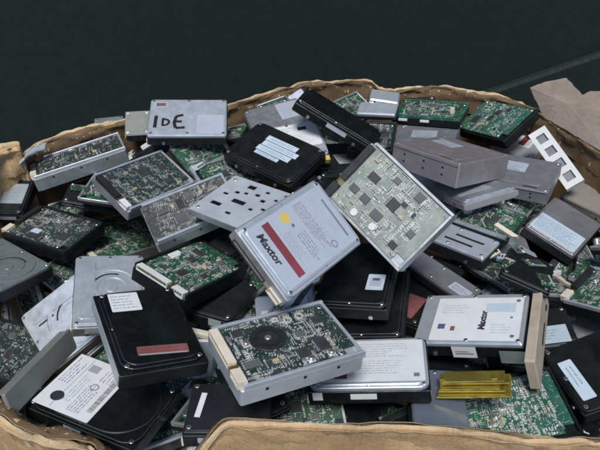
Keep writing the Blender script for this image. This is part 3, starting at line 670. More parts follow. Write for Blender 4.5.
def grid_plate(xs, ys, holes, mat, thick):
    """sheet with real rectangular cut-outs"""
    X = sorted(set([xs[0], xs[1]] + [v for h in holes for v in h[:2]])); Y = sorted(set([ys[0], ys[1]] + [v for h in holes for v in h[2:]]))
    bm = bmesh.new(); vs = {}
    def V(i, j):
        if (i, j) not in vs: vs[i, j] = bm.verts.new((X[i], Y[j], 0))
        return vs[i, j]
    for i in range(len(X) - 1):
        for j in range(len(Y) - 1):
            mx, my = (X[i] + X[i + 1]) / 2, (Y[j] + Y[j + 1]) / 2
            if any(h[0] < mx < h[1] and h[2] < my < h[3] for h in holes): continue
            bm.faces.new((V(i, j), V(i + 1, j), V(i + 1, j + 1), V(i, j + 1)))
    ex = bmesh.ops.extrude_face_region(bm, geom=bm.faces[:])
    bmesh.ops.translate(bm, verts=[g for g in ex['geom'] if isinstance(g, bmesh.types.BMVert)], vec=(0, 0, thick))
    bmesh.ops.recalc_face_normals(bm, faces=bm.faces)
    me = bpy.data.meshes.new('plate'); bm.to_mesh(me); bm.free(); me.materials.append(M[mat]); return me
# ------------------------------------------------------------------ setting
def struct(name, me, loc=(0, 0, 0)):
    o = part(name, me, None, loc); o['kind'] = 'structure'; return o
FLOOR = -0.78
b = MB(); b.box(-6, 6, -3, 4, FLOOR - .05, FLOOR, 'ground'); struct('ground', b.mesh('ground'))
wall = thing('steel_wall', 'dark painted steel wall standing behind the cardboard box', 'wall')
wall.location = (0, 2.05, FLOOR)
b = MB(); b.box(-6, 6, 0, .05, 0, 3.2, 'wall', .004); b.build('panel', wall)
b = MB(); b.prism([(.60, 0), (4, 0), (4, 1.66), (.60, .286)], 0, .03, 'wall_low', .010)
o = b.build('base_panel', wall, (0, -.004, 0)); o.rotation_euler = (R(90), 0, 0)

cbox = thing('cardboard_box', 'worn brown corrugated cardboard box filled with scrap hard drives', 'box')
cbox.location = (0.02, .8, FLOOR)
CEN = Vector((.02, .8))
def panel(name, rim, outer, inner, edge, thick=.007, jag=.0022, flare=0.0, seed=1, zb=FLOOR + .002, lump=0.0, dz=0.0, off0=0.0, depth=None):
    """one side of the box: corrugated sheet that follows its worn rim down to the floor"""
    r = random.Random(seed); P = [Vector(p) for p in rim]; pts = []
    rp = random.Random(len(rim) * 7 + int(rim[0][0] * 1000)); ph = [rp.uniform(0, 6) for _ in range(6)]
    if depth: zb = min(p[2] for p in rim) - depth
    for a, c in zip(P[:-1], P[1:]):
        n = max(1, int((c - a).length / .006))
        for k in range(n): pts.append(a.lerp(c, k / n))
    pts.append(P[-1])
    sm = pts[:]
    for _ in range(3):
        sm = [sm[0]] + [(sm[i - 1] + sm[i] * 2 + sm[i + 1]) / 4 for i in range(1, len(sm) - 1)] + [sm[-1]]
    pts = sm; n = len(pts); u = [0]
    for a, c in zip(pts[:-1], pts[1:]): u.append(u[-1] + (Vector((c.x, c.y)) - Vector((a.x, a.y))).length)
    nrm = []
    for i in range(n):
        a, c = pts[max(0, i - 3)], pts[min(n - 1, i + 3)]; t = Vector((c.x - a.x, c.y - a.y))
        t = t.normalized() if t.length > 1e-6 else Vector((1, 0)); nn = Vector((t.y, -t.x))
        if nn.dot(Vector((pts[i].x, pts[i].y)) - CEN) < 0: nn = -nn
        nrm.append(nn)
    rows = [0, .003, .008, .016, .03, .05, .08, .13, .2, .35, .55, 1]
    V = []; F = []; UV = []; mi = []
    def wob(ui, d): return lump * .5 * math.sin(ui * 77 - d * 210 + ph[4]) + .0025 * math.sin(ui * 23 + ph[0] + d * 9) + .0018 * math.sin(ui * 61 + ph[1] - d * 17) + lump * (math.sin(ui * 140 + ph[2] + d * 60) * .5 + math.sin(ui * 310 + ph[3] - d * 130) * .35)
    jz = [r.uniform(-1, 1) for _ in range(n)]
    notch = [0.0] * n
    for _ in range(max(2, n // 14)):
        c0 = r.randrange(n); wd = r.choice((1, 2, 3, 5)); dp = jag * r.uniform(.6, 2.6)
        for i in range(max(0, c0 - wd), min(n, c0 + wd + 1)): notch[i] = max(notch[i], dp * (1 - abs(i - c0) / (wd + 1)))
    slow = [jag * 1.5 * (math.sin(u[i] * 17 + ph[4]) + math.sin(u[i] * 41 + ph[5]) * .6) for i in range(n)]
    jz = [slow[i] * .5 + (jz[i] * .5 + jz[max(0, i - 1)] * .25 + jz[min(n - 1, i + 1)] * .25) * jag - notch[i] for i in range(n)]
    for side in (0, 1):
        for k, dn in enumerate(rows):
            for i in range(n):
                p = pts[i]; top = p.z + jz[i] * max(0, 1 - dn * 12) + dz; h = top - zb; d = dn if dn < .15 else dn
                z = top - (d if d < .15 else .15 + (h - .15) * (d - .15) / .85) if h > .15 else top - h * dn
                off = off0 + wob(u[i], d) * min(1, .25 + d * 10) + (thick * (1 - .35 * max(0, 1 - d * 160)) if side else 0) + flare * math.exp(-d * 28)
                q = Vector((p.x, p.y)) + nrm[i] * off
                V.append((q.x - .02, q.y - .8, z - FLOOR)); UV.append((u[i], d))
    m = len(rows) * n
    for side in (0, 1):
        for k in range(len(rows) - 1):
            for i in range(n - 1):
                a = side * m + k * n + i; f = (a, a + 1, a + n + 1, a + n); F.append(f if side else f[::-1]); mi.append(0 if side else 1)
    for i in range(n - 1): F.append((i, i + 1, m + i + 1, m + i)); mi.append(2)
    for i in (0, n - 1):
        for k in range(len(rows) - 1):
            a = k * n + i; F.append((a, a + n, m + a + n, m + a)); mi.append(2)
    me = bpy.data.meshes.new(name); me.from_pydata(V, [], F)
    for mm in (outer, inner, edge): me.materials.append(M[mm])
    me.polygons.foreach_set('material_index', mi)
    uvl = me.uv_layers.new(name='UVMap')
    for lp in me.loops: uvl.data[lp.index].uv = UV[lp.vertex_index]
    bm = bmesh.new(); bm.from_mesh(me); bmesh.ops.recalc_face_normals(bm, faces=bm.faces); bm.to_mesh(me); bm.free()
    for p in me.polygons: p.use_smooth = p.material_index < 2
    return part(name, me, cbox)
def side(key, inner, thick, jag, flare, seed, lump, dz=0.0):
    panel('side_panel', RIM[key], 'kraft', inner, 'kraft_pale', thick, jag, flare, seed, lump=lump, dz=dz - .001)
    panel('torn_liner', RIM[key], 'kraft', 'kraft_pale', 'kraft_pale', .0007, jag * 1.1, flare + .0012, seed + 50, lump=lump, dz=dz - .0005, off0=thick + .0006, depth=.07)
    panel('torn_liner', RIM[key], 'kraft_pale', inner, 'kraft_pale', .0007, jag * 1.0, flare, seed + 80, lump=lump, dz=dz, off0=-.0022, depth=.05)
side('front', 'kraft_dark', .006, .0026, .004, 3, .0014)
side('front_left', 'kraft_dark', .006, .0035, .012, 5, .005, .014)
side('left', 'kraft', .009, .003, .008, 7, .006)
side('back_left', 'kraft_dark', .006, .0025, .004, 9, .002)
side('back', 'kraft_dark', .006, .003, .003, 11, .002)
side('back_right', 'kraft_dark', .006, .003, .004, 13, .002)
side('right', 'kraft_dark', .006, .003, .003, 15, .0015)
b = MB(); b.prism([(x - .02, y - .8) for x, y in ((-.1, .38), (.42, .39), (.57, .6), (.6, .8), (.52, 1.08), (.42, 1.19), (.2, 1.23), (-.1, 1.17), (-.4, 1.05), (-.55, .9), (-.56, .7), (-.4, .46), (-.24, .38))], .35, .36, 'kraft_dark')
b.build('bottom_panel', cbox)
def flap(pts, mat, thick, seed):
    """folded-out flap: thick bent card with a soft crease"""
    r = random.Random(seed); P = [Vector(p) - Vector((.02, .8, FLOOR)) for p in pts]
    c = sum(P, Vector()) / len(P); nn = Vector()
    for i in range(len(P)): nn += (P[i] - c).cross(P[(i + 1) % len(P)] - c)
    nn.normalize(); nn = nn if nn.z > 0 else -nn
    t1 = (P[0] - c).normalized(); t2 = nn.cross(t1)
    ring = []
    for i in range(len(P)):
        a, e = P[i], P[(i + 1) % len(P)]; k = max(2, int((e - a).length / .008))
        for j in range(k): ring.append(a.lerp(e, j / k) + (t1 * r.uniform(-1, 1) + t2 * r.uniform(-1, 1)) * .0009)
    bm = bmesh.new(); L = 7; rows = []
    for q in range(L):
        f = 1 - q / L; rows.append([bm.verts.new(c + (p - c) * f + nn * (.0008 * math.sin((p - c).dot(t1) * f * 60) + .0006 * math.sin((p - c).dot(t2) * f * 45 + 1) + .004 * abs((p - c).dot(t2) * f * 12))) for p in ring])
    cv = bm.verts.new(c); nr = len(ring)
    for q in range(L - 1):
        for i in range(nr): bm.faces.new((rows[q][i], rows[q][(i + 1) % nr], rows[q + 1][(i + 1) % nr], rows[q + 1][i]))
    for i in range(nr): bm.faces.new((rows[-1][i], rows[-1][(i + 1) % nr], cv))
    ex = bmesh.ops.extrude_face_region(bm, geom=bm.faces[:])
    bmesh.ops.translate(bm, verts=[g for g in ex['geom'] if isinstance(g, bmesh.types.BMVert)], vec=-nn * thick)
    bmesh.ops.recalc_face_normals(bm, faces=bm.faces)
    uvl = bm.loops.layers.uv.new('UVMap')
    for f in bm.faces:
        for l in f.loops: l[uvl].uv = (l.vert.co.dot(t1), l.vert.co.dot(t2))
    me = bpy.data.meshes.new('flap'); bm.to_mesh(me); bm.free(); me.materials.append(M[mat])
    return part('flap', me, cbox)
flap(RIM['flap_big'], 'kraft_mauve', .0035, 3)
flap(RIM['flap_small'], 'kraft_mauve', .006, 4)
# ------------------------------------------------------------------ the drives that lie on top
def lab_text(rows=6, w=.08, h=.05): return [('lines', 0, 0, w * .86, h * .8, rows, 'ink_grey')]
G_PCB = 'board-up hard drives on the heap'
G_LID = 'lid-up hard drives on the heap'
def drive(key, label, name='hard_drive', cat='hard drive', group=None):
    return thing(name, label, cat, group, POSE[key]), POSE[key][2]

# silver drive on the very top
t, D = drive('maxtor_silver', 'silver hard drive with red bar and yellow dot on its label, topping the heap', group=G_LID)
cover_drive(t, D, 'silver', 'satin', 'pcb_green', 'plain', inset=.0015)
add_label(t, .0, 0, .084, .132, D[2], 'label_silver', [
    ('text', 'Maxtor', -.010, -.0555, .0140, 'ink', 0, .0005, .2), ('rect', 0, -.0395, .074, .0115, 'label_red'), ('lines', .002, -.0395, .066, .006, 2, 'label_pink'),
    ('dot', -.030, -.010, .0072, 'label_yellow'), ('rect', -.017, -.006, .004, .004, 'ink_blue'),
    ('lines', .012, -.022, .052, .014, 4, 'ink_lite'), ('lines', .016, -.003, .042, .016, 4, 'ink_grey'), ('lines', -.002, .018, .07, .018, 6, 'ink_grey'),
    ('rect', 0, .0305, .074, .0008, 'ink_lite'), ('rect', 0, -.0285, .074, .0006, 'ink_lite'), ('lines', -.006, .040, .062, .012, 4, 'ink_lite'), ('rect', .004, .0565, .056, .0032, 'ink_grey'), ('ring', .030, .030, .005, 'ink_grey')], R(-90))

# pale board
t, D = drive('pale_board', 'hard drive lying pale green board side up, with square grey chips and two white pads', group=G_PCB)
pc = [(.241, .643, .016, .011), (.174, .36, .013, .010), (.317, .36, .013, .011), (.547, .56, .015, .015), (.676, .86, .012, .012), (.845, .45, .010, .010), (.80, .19, .011, .009), (.50, .31, .016, .012), (.42, .82, .010, .008), (.62, .66, .008, .006)]
board_drive(t, D, 'pcb_pale', 'silver', 21, [((u - .5) * D[0], (v - .5) * D[1], w, h, 'chip_grey' if i % 3 else 'chip') for i, (u, v, w, h) in enumerate(pc)], 420, None, 'black_pl', 'black_pl', bright=.5)
for u, v in ((.33, .13), (.547, .165)):
    b = MB(); b.prism(circ(0, 0, .0052, 18), 0, .003, 'white_pl', .0005); b.build('pad', t, ((u - .5) * D[0], (v - .5) * D[1], D[2] - .003))

# black drive with barcode label
t, D = drive('black_top', 'black hard drive with a pale blue barcode label, beside the drive marked in black pen', group=G_LID)
cover_drive(t, D, 'black', 'black', 'pcb_dark', 'plain', rc=.014)
for k, (dy, l, dx) in enumerate(((.017, .066, -.002), (.0035, .074, .004), (-.010, .07, 0), (-.0215, .05, -.006))):
    add_label(t, .004 + dx, dy + .004, l, .0122 if k < 3 else .008, D[2], 'label_blue', [('bars', -.008, 0, l * .5, .006, 'ink_lite'), ('lines', l * .3, 0, l * .26, .008, 2, 'ink_grey')], 0, .0004)
# silver drives behind it
t, D = drive('silver_behind', 'silver hard drive with bare zinc sides behind a white labelled one', group=G_LID)
cover_drive(t, D, 'zinc', 'silver', 'pcb_green', 'plain')
add_label(t, .03, .01, .05, .06, D[2], 'label_silver', [('lines', 0, .0, .04, .05, 8, 'ink_lite')])
t, D = drive('white_label_behind', 'silver hard drive with a white label, half under the black barcode drive', group=G_LID)
cover_drive(t, D, 'charcoal', 'satin', 'pcb_green', 'flat')
add_label(t, .014, .012, .080, .066, D[2] - .0004, 'label_white', [('rect', .012, .018, .016, .009, 'ink'), ('lines', 0, -.012, .066, .03, 6, 'ink_lite'), ('lines', -.02, .02, .03, .014, 3, 'ink_grey')])

# perforated sheet-metal plate
t, D = drive('hole_plate', 'flat silver sheet-metal tray with punched holes, beside the drive with the yellow dot', 'mounting_tray', 'tray')
L, W, T = D; hs = []
for u, v, w, h in ((.22, .30, .016, .006), (.46, .48, .020, .007), (.40, .86, .012, .007), (.30, .66, .007, .0045), (.42, .70, .006, .004), (.58, .74, .007, .0045), (.66, .86, .006, .004), (.72, .66, .007, .005), (.70, .42, .006, .004), (.86, .76, .005, .004), (.84, .5, .006, .004), (.18, .56, .008, .004), (.5, .2, .008, .004)):
    w *= 1.3; h *= 1.35; hs.append(((u - .5) * L - w / 2, (u - .5) * L + w / 2, (v - .5) * W - h / 2, (v - .5) * W + h / 2))
part('plate', grid_plate((-L / 2, L / 2), (-W / 2, W / 2), hs, 'bright', .0012), t, (0, 0, T - .0012))
b = MB(); b.box(-L / 2 + .004, L / 2 - .004, -W / 2 + .004, W / 2 - .004, .001, T - .0035, 'black'); b.build('liner', t)  # black block added under the plate to paint the holes dark
b = MB(); b.box(-L / 2, L / 2, -W / 2, -W / 2 + .0012, 0, T - .0013, 'zinc'); b.build('flange', t)
b = MB(); b.box(-L / 2, L / 2, W / 2 - .0012, W / 2, 0, T - .0013, 'zinc'); b.build('flange', t)
b = MB(); b.box(-L / 2, -L / 2 + .0012, -W / 2 + .002, W / 2 - .002, .003, T - .0013, 'zinc'); b.build('flange', t)
for u, v in ((.08, .1), (.92, .9), (.08, .9)): part('screw', SCREW, t, ((u - .5) * L, (v - .5) * W, T))

t, D = drive('dark_board_a', 'hard drive with a dark crowded board and pale metal rails beside the IDE drive', group=G_PCB)
board_drive(t, D, 'pcb_dark', 'satin', 31, None, 200, None, 'black_pl', 'white_pl', bright=.15)
t, D = drive('dark_board_b', 'hard drive with a grey brown speckled board, half under the punched silver tray', group=G_PCB)
board_drive(t, D, 'pcb_brown', 'satin', 37, None, 300, None, bright=.15, conn=False)
t, D = drive('long_rail', 'long drive with a bare grey metal side and dark top along the box edge', group=G_PCB)
board_drive(t, D, 'pcb_dark', 'satin', 41, None, 150, None, side='zinc')
t, D = drive('ide_drive', 'pale silver drive with IDE written on its lid in black pen', group=G_LID)
cover_drive(t, D, 'charcoal', 'satin', 'pcb_dark', 'flat', rc=.004)
b = MB(); z = D[2] - .0003; sx, sy = -.036, -.014
b.strip([(sx - .023, sy + .017), (sx - .024, sy - .015)], .0065, z, z + .0002, 'marker')
b.strip([(sx - .010, sy + .008), (sx - .010, sy - .009)], .0045, z, z + .00018, 'marker')
b.strip([(sx - .012, sy + .009), (sx + .000, sy + .005), (sx + .002, sy - .002), (sx - .004, sy - .009), (sx - .012, sy - .009)], .0045, z, z + .00022, 'marker')
b.strip([(sx + .027, sy + .019), (sx + .014, sy + .015), (sx + .011, sy - .002), (sx + .014, sy - .016), (sx + .031, sy - .015)], .006, z, z + .00026, 'marker')
b.strip([(sx + .012, sy + .001), (sx + .025, sy + .001)], .0055, z, z + .0003, 'marker')
b.build('handwriting', t)
add_label(t, -.052, .034, .022, .013, D[2] - .0004, 'label_silver', [('rect', 0, 0, .018, .009, 'label_pink')])
add_label(t, .042, -.02, .05, .05, D[2] - .0004, 'label_silver', [('lines', 0, 0, .042, .04, 7, 'ink_lite')])
t, D = drive('grey_end_a', 'plain grey metal drive end poking up beside the box rim')
box_drive(t, D, 'grey_lid', 'grey_lid')
t, D = drive('grey_end_b', 'small grey drive end between the IDE drive and another grey end')
box_drive(t, D, 'greybezel', 'greybezel')
t, D = drive('left_board', 'board-up hard drive with one bright white square on a blackish green board', group=G_PCB)
board_drive(t, D, 'pcb_dark', 'charcoal', 43, None, 220, None, side='black', bright=.18)
b = MB(); b.box(-.009, .009, -.006, .006, 0, .002, 'label_blue', .0003); b.build('sticker', t, (-.016, -.022, D[2] - .0008))
t, D = drive('left_wall_drive', 'charcoal drive pressed against the side of the box under the long bare-sided drive', group=G_LID)
cover_drive(t, D, 'black', 'charcoal', 'pcb_dark', 'plain')
add_label(t, .02, 0, .05, .05, D[2], 'label_grey', lab_text(6, .045, .045))
t, D = drive('left_lid', 'grey green lidded drive against the side of the box', group=G_LID)
cover_drive(t, D, 'charcoal', 'grey_lid', 'pcb_dark', 'arcs')
t, D = drive('mid_board', 'hard drive with a mossy green board, above the bare silver castings', group=G_PCB)
board_drive(t, D, 'pcb_green', 'silver', 47, None, 260, None, bright=.3)
t, D = drive('silver_hda_upper', 'bare lavender silver drive lid with pressed arcs, above a second silver casting', group=G_LID)
cover_drive(t, D, 'silver', 'satin', 'pcb_green', 'arcs')
t, D = drive('silver_hda_lower', 'bare silver drive casting with round platter arcs, tilted beside the grey bezel', group=G_LID)
cover_drive(t, D, 'silver', 'satin', 'pcb_green', 'arcs')
t, D = drive('black_red_label', 'big glossy black hard drive with a faded red strip label near its edge', group=G_LID)
cover_drive(t, D, 'black', 'black_gloss', 'pcb_dark', 'plain', inset=.0035, rc=.016)
b = MB(); b.box(-D[0] / 2 + .003, D[0] / 2 - .003, -.0012, 0, .004, D[2] - .006, 'satin', .0004); b.build('side_strip', t, (0, -D[1] / 2, 0))
add_label(t, .048, .003, .058, .015, D[2], 'label_pink', [('lines', 0, 0, .05, .011, 2, 'label_red'), ('rect', .0, -.006, .054, .002, 'label_grey')], R(84))
add_label(t, -.046, -.018, .036, .036, D[2], 'label_white', lab_text(5, .036, .036), R(88))
t, D = drive('under_green', 'black drive with a short silver strip, lying under a bright green board', group=G_LID)
cover_drive(t, D, 'black', 'charcoal', 'pcb_dark', 'flat')
b = MB(); b.box(-.030, .030, -.0005, 0, .0, .011, 'satin'); b.build('metal_strip', t, (-.035, -D[1] / 2, .011))
b = MB(); b.box(-.010, .010, -.0005, 0, .0, .012, 'label_grey'); b.build('metal_strip', t, (.045, -D[1] / 2, .008))
t, D = drive('green_board', 'board-up hard drive with a vivid green board and white power socket', group=G_PCB)
board_drive(t, D, 'pcb_green', 'black', 53, [(.01, .012, .014, .014, 'chip'), (-.03, -.005, .018, .012, 'chip'), (.04, -.02, .010, .010, 'chip_grey'), (-.01, -.03, .012, .008, 'chip'), (.035, .02, .012, .02, 'chip')], 260, None, 'white_pl', 'white_pl', side='black', bright=.5)
b = MB(); b.box(-.011, .011, -.006, .006, 0, .0024, 'label_white', .0003); b.build('sticker', t, (.0, .036, D[2] - .0025))
t, D = drive('front_board', 'board-up hard drive with black motor hub, cream connector edge and silver rails', group=G_PCB)
board_drive(t, D, 'pcb_dark', 'satin', 59, [(-.046, .030, .012, .010, 'chip'), (-.050, -.022, .016, .010, 'chip_grey'), (.010, -.026, .014, .014, 'chip'), (.036, -.020, .014, .020, 'chip'), (.02, .004, .010, .008, 'chip_grey'), (.05, .02, .012, .012, 'chip')], 340, (-.016, .012, .021), 'cream', 'cream', side='satin', bright=.42)
for x, y, q in ((.018, .032, .0055), (.034, .034, .0055), (.004, .038, .004)):
    b = MB(); b.ring(0, 0, q * .6, q, 0, .0018, 'tin', n=18); b.build('coil', t, (x, y, D[2] - .003))
t, D = drive('silver_label_front', 'black-bodied hard drive with a broad silver white lid label and red mark', group=G_LID)
cover_drive(t, D, 'black', 'satin', 'pcb_dark', 'plain', inset=.0018, rc=.012)
add_label(t, .006, .001, .124, .082, D[2], 'label_white', [('rect', -.040, -.030, .016, .011, 'label_red'), ('lines', .0, .02, .09, .03, 6, 'ink_lite'), ('lines', .012, -.014, .06, .028, 6, 'ink_lite'), ('lines', -.034, .0, .03, .022, 4, 'ink_grey'), ('rect', .052, -.030, .007, .007, 'ink_grey'), ('rect', -.03, .012, .04, .014, 'label_grey')])
b = MB(); b.box(-.006, .006, -.0004, 0, 0, .011, 'label_white'); b.build('sticker', t, (-D[0] / 2 + .012, -D[1] / 2, .008))
t, D = drive('bezel_drive', 'white labelled hard drive with a beige front bezel standing at its end', group=G_LID)
L, W, T = D
cover_drive(t, D, 'black', 'satin', 'pcb_green', 'flat', rc=.004, inset=.0008)
add_label(t, .008, -.002, .118, .086, T - .0004, 'label_white', [('text', 'Maxtor', .009, -.004, .0125, 'ink', R(90), .0006, .15), ('rect', -.046, -.016, .010, .010, 'ink_blue'), ('rect', -.030, -.020, .006, .009, 'label_pink'),
    ('rect', .030, .022, .04, .018, 'label_blue'), ('lines', -.03, .02, .04, .02, 4, 'ink_lite'), ('lines', .036, -.02, .03, .02, 4, 'ink_lite'), ('dot', .052, .036, .003, 'ink_grey'), ('dot', .050, -.034, .003, 'ink_grey'), ('dot', .046, .002, .002, 'ink_grey')])
b = MB(); b.box(-.016, .016, -.0004, 0, -.019, .0, 'label_white'); lb = b.build('side_label', t, (-.004, -W / 2 - .0002, T - .0066))
b = MB(); b.box(-.012, .012, -.0006, 0, -.013, -.011, 'ink_grey'); b.box(-.012, .006, -.0006, 0, -.009, -.0075, 'ink_grey'); b.build('print', lb, (0, 0, 0))
b = MB(); b.prism(rrect(-.080, .080, -.025, .025, .003, 3), 0, .012, 'beige', .0018); bz = b.build('bezel', t, (L / 2 + .006, -.008, T - .016))
bz.rotation_mode = 'QUATERNION'; bz.rotation_quaternion = Matrix(((0, 0, 1), (1, 0, 0), (0, 1, 0))).to_quaternion()
b = MB(); b.box(-.02, .02, -.008, -.004, .0, .0012, 'dark'); b.build('slot', bz, (0, 0, .0116))
b = MB(); b.box(.045, .055, -.006, -.002, .0, .0018, 'black_pl'); b.build('button', bz, (0, 0, .0116))
for s in (-1, 1):
    b = MB(); b.box(L / 2 - .03, L / 2 + .006, s * .058 - .0008, s * .058 + .0008, .0, .02, 'zinc'); b.box(L / 2 + .004, L / 2 + .0058, s * .058 - .006, s * .058 + .006, 0, .02, 'zinc'); b.build('mounting_ear', t)
t, D = drive('gold_rail', 'yellow chromate metal mounting rail under the drive with the beige bezel', 'mounting_rail', 'rail')
L, W, T = D
for k in range(5):
    b = MB(); o_ = (k % 2) * .004; b.box(-L / 2 + .002 * k, L / 2 - .006 * (k % 3), -W / 2 + .003 * k + o_, W / 2 - .002 * k - o_, 0, .0018, 'brass', .0004); b.build('leaf', t, (0, 0, k * .0033))
b = MB(); b.box(-L / 2 + .004, -L / 2 + .010, -W / 2 + .016, W / 2 - .016, 0, T, 'brass'); b.build('spacer', t)
b = MB(); b.box(L / 2 - .02, L / 2 - .014, -W / 2 + .016, W / 2 - .016, 0, T, 'brass'); b.build('spacer', t)
t, D = drive('dense_green', 'board-up drive with a densely speckled emerald green board at the front of the box', group=G_PCB)
board_drive(t, D, 'pcb_teal', 'black', 61, [(.04, .02, .010, .010, 'chip')], 700, None, bright=.6, side='black', conn=False)
t, D = drive('blue_label_box', 'dark drive with a pale blue label, beside the beige bezel', group=G_LID)
cover_drive(t, D, 'charcoal', 'charcoal', 'pcb_dark', 'flat', rc=.003)
add_label(t, D[0] / 2 - .045, -D[1] / 2 + .026, .07, .040, D[2] - .0004, 'label_blue', lab_text(4, .06, .03))
t, D = drive('black_strip_label', 'black drive with a narrow pale strip label near the green speckled board', group=G_LID)
cover_drive(t, D, 'black', 'black', 'pcb_dark', 'flat')
add_label(t, .006, -D[1] / 2 + .018, .062, .018, D[2] - .0004, 'label_blue', lab_text(2, .05, .014))
t, D = drive('white_label_right', 'dark hard drive with a long speckled blue white label, below the tan case', group=G_LID)
cover_drive(t, D, 'charcoal', 'grey', 'pcb_dark', 'plain', rc=.006)
add_label(t, 0, -D[1] / 2 + .036, .090, .058, D[2], 'label_blue', [('lines', 0, .0, .08, .046, 9, 'ink_blue')])
t, D = drive('tan_box', 'tan grey drive case against the side of the box', group='cased drives')
box_drive(t, D, 'tan', 'tan')
t, D = drive('holed_bracket', 'white metal bracket with a row of square holes', 'bracket', 'bracket')
L, W, T = D; hs = []
for k in range(4):
    y = -W / 2 + .012 + k * (W - .012) / 4; hs.append((-L / 2 + .009, L / 2 - .009, y, y + .019))
part('plate', grid_plate((-L / 2, L / 2), (-W / 2, W / 2), hs, 'white_pl', .0014), t, (0, 0, T - .0014))
b = MB(); b.box(-L / 2, L / 2, -W / 2, -W / 2 + .0014, 0, T - .0015, 'white_pl'); b.build('flange', t)
b = MB(); b.box(L / 2 - .0014, L / 2, -W / 2 + .002, W / 2, 0, T - .0015, 'zinc'); b.build('flange', t)
b = MB(); b.box(-L / 2 + .001, L / 2 - .002, -W / 2 + .002, W / 2 - .001, T - .0065, T - .0045, 'grey'); b.build('backing', t)
t, D = drive('green_back_right', 'board-up drive with a blotchy bright green board, beside the folded flap', group=G_PCB)
board_drive(t, D, 'pcb_teal', 'pcb_teal', 67, None, 260, None, side='black', bright=.4, conn=False, rails=False)
t, D = drive('red_white_label', 'silver lidded drive with a red and white label under the bright green board', group=G_LID)
cover_drive(t, D, 'silver', 'satin', 'pcb_green', 'flat')
add_label(t, .012, -.012, .034, .05, D[2] - .0004, 'label_white', [('rect', -.004, .0, .014, .045, 'label_red'), ('lines', .011, 0, .01, .04, 7, 'ink_grey')])
t, D = drive('mauve_box', 'tall mauve grey metal cased drive standing beside the pale green board', group='cased drives')
box_drive(t, D, 'mauve', 'mauve')
t, D = drive('tray_below', 'silver lidded drive lying under the tall mauve cased drive', group=G_LID)
cover_drive(t, D, 'mauve', 'silver', 'pcb_dark', 'plain')
add_label(t, 0, -.01, .09, .06, D[2], 'label_grey', lab_text(7, .08, .05))
t, D = drive('blue_grey_right', 'blue grey metal drive between the mauve case and the holed bracket', group='cased drives')
box_drive(t, D, 'grey', 'grey')
t, D = drive('black_long', 'long black drive sticking up at the back rim, beside the silver drive', group=G_LID)
cover_drive(t, D, 'black', 'black_gloss', 'pcb_dark', 'plain')
t, D = drive('strip_a', 'small silver drive end at the back rim next to the green board', group='small silver drive ends')
cover_drive(t, D, 'zinc', 'satin', 'pcb_dark', 'flat', rc=.003, screws=False, ends=False)
t, D = drive('strip_b', 'thin silver topped drive end in front of a smaller one by the back rim', group='small silver drive ends')
cover_drive(t, D, 'charcoal', 'satin', 'pcb_dark', 'flat', rc=.003, screws=False, ends=False)
t, D = drive('green_back', 'green board-up drive with white sockets along its edge at the back rim', group=G_PCB)
board_drive(t, D, 'pcb_green', 'pcb_teal', 71, None, 180, None, side='black', bright=.4, conn=False)
for x in (-.045, .0):
    b = MB(); b.box(-.009, .009, -.003, .003, 0, .004, 'white_pl', .0004); b.build('socket', t, (x, -D[1] / 2 - .001, D[2] - .012))
b = MB(); b.box(-.004, .004, -.003, .003, 0, .012, 'cream', .0004); b.build('socket', t, (.048, -.012, D[2] - .003))
t, D = drive('grey_back_body', 'dull grey metal drive under the green board with white sockets', group='cased drives')
box_drive(t, D, 'grey', 'grey')
t, D = drive('dark_back_board', 'small blackish board-up drive behind the pale green board', group=G_PCB)
board_drive(t, D, 'pcb_dark', 'charcoal', 73, None, 120, None, side='black', conn=False)
t, D = drive('slotted_face', 'blue silver drive end with two long dark slots, below the mauve case', group=G_LID)
cover_drive(t, D, 'charcoal', 'satin', 'pcb_dark', 'flat', rc=.003)
b = MB(); y = -D[1] / 2
for k in range(2):
    b = MB(); b.box(-.025, .025, 0, .0045, D[2] - .0006, D[2] - .0002, 'dark'); b.build('slot', t, (.013 + k * .012, y + .016 + k * .016, 0))
t, D = drive('side_label_drive', 'slim grey drive with a white label at its end, under the pale green board', group=G_LID)
cover_drive(t, D, 'charcoal', 'grey', 'pcb_dark', 'flat', rc=.003)
add_label(t, D[0] / 2 - .022, -D[1] / 2 + .016, .034, .018, D[2] - .0004, 'label_silver', lab_text(3, .03, .014))
t, D = drive('black_center', 'black hard drive with a shiny square label, just under the yellow dotted drive', group=G_LID)
cover_drive(t, D, 'black', 'black_gloss', 'pcb_dark', 'plain')
add_label(t, D[0] / 2 - .022, -D[1] / 2 + .050, .024, .034, D[2], 'label_blue', [('rect', 0, 0, .016, .018, 'label_silver'), ('rect', 0, .006, .01, .006, 'ink_blue')])
t, D = drive('black_center_low', 'plain black hard drive buried behind the motor hub drive', group=G_LID)
cover_drive(t, D, 'black', 'black', 'pcb_dark', 'plain')
t, D = drive('red_label_mid', 'black drive with a dull red label, under the pale green board', group=G_LID)
cover_drive(t, D, 'black', 'black', 'pcb_green', 'flat', rc=.003)
add_label(t, D[0] / 2 - .03, -D[1] / 2 + .035, .030, .05, D[2] - .0004, 'label_pink', [('lines', 0, 0, .024, .04, 6, 'label_red')])
t, D = drive('small_label_drive', 'black drive with a small grey square label, beside the white labelled bezel drive', group=G_LID)
cover_drive(t, D, 'black', 'black', 'pcb_dark', 'flat', rc=.003)
add_label(t, D[0] / 2 - .03, -D[1] / 2 + .03, .036, .034, D[2] - .0004, 'label_grey', lab_text(4, .03, .03))
t, D = drive('black_white_label', 'black round-ended hard drive with a white label and black dot', group=G_LID)
cover_drive(t, D, 'black', 'black_gloss', 'pcb_dark', 'round', rc=.02)
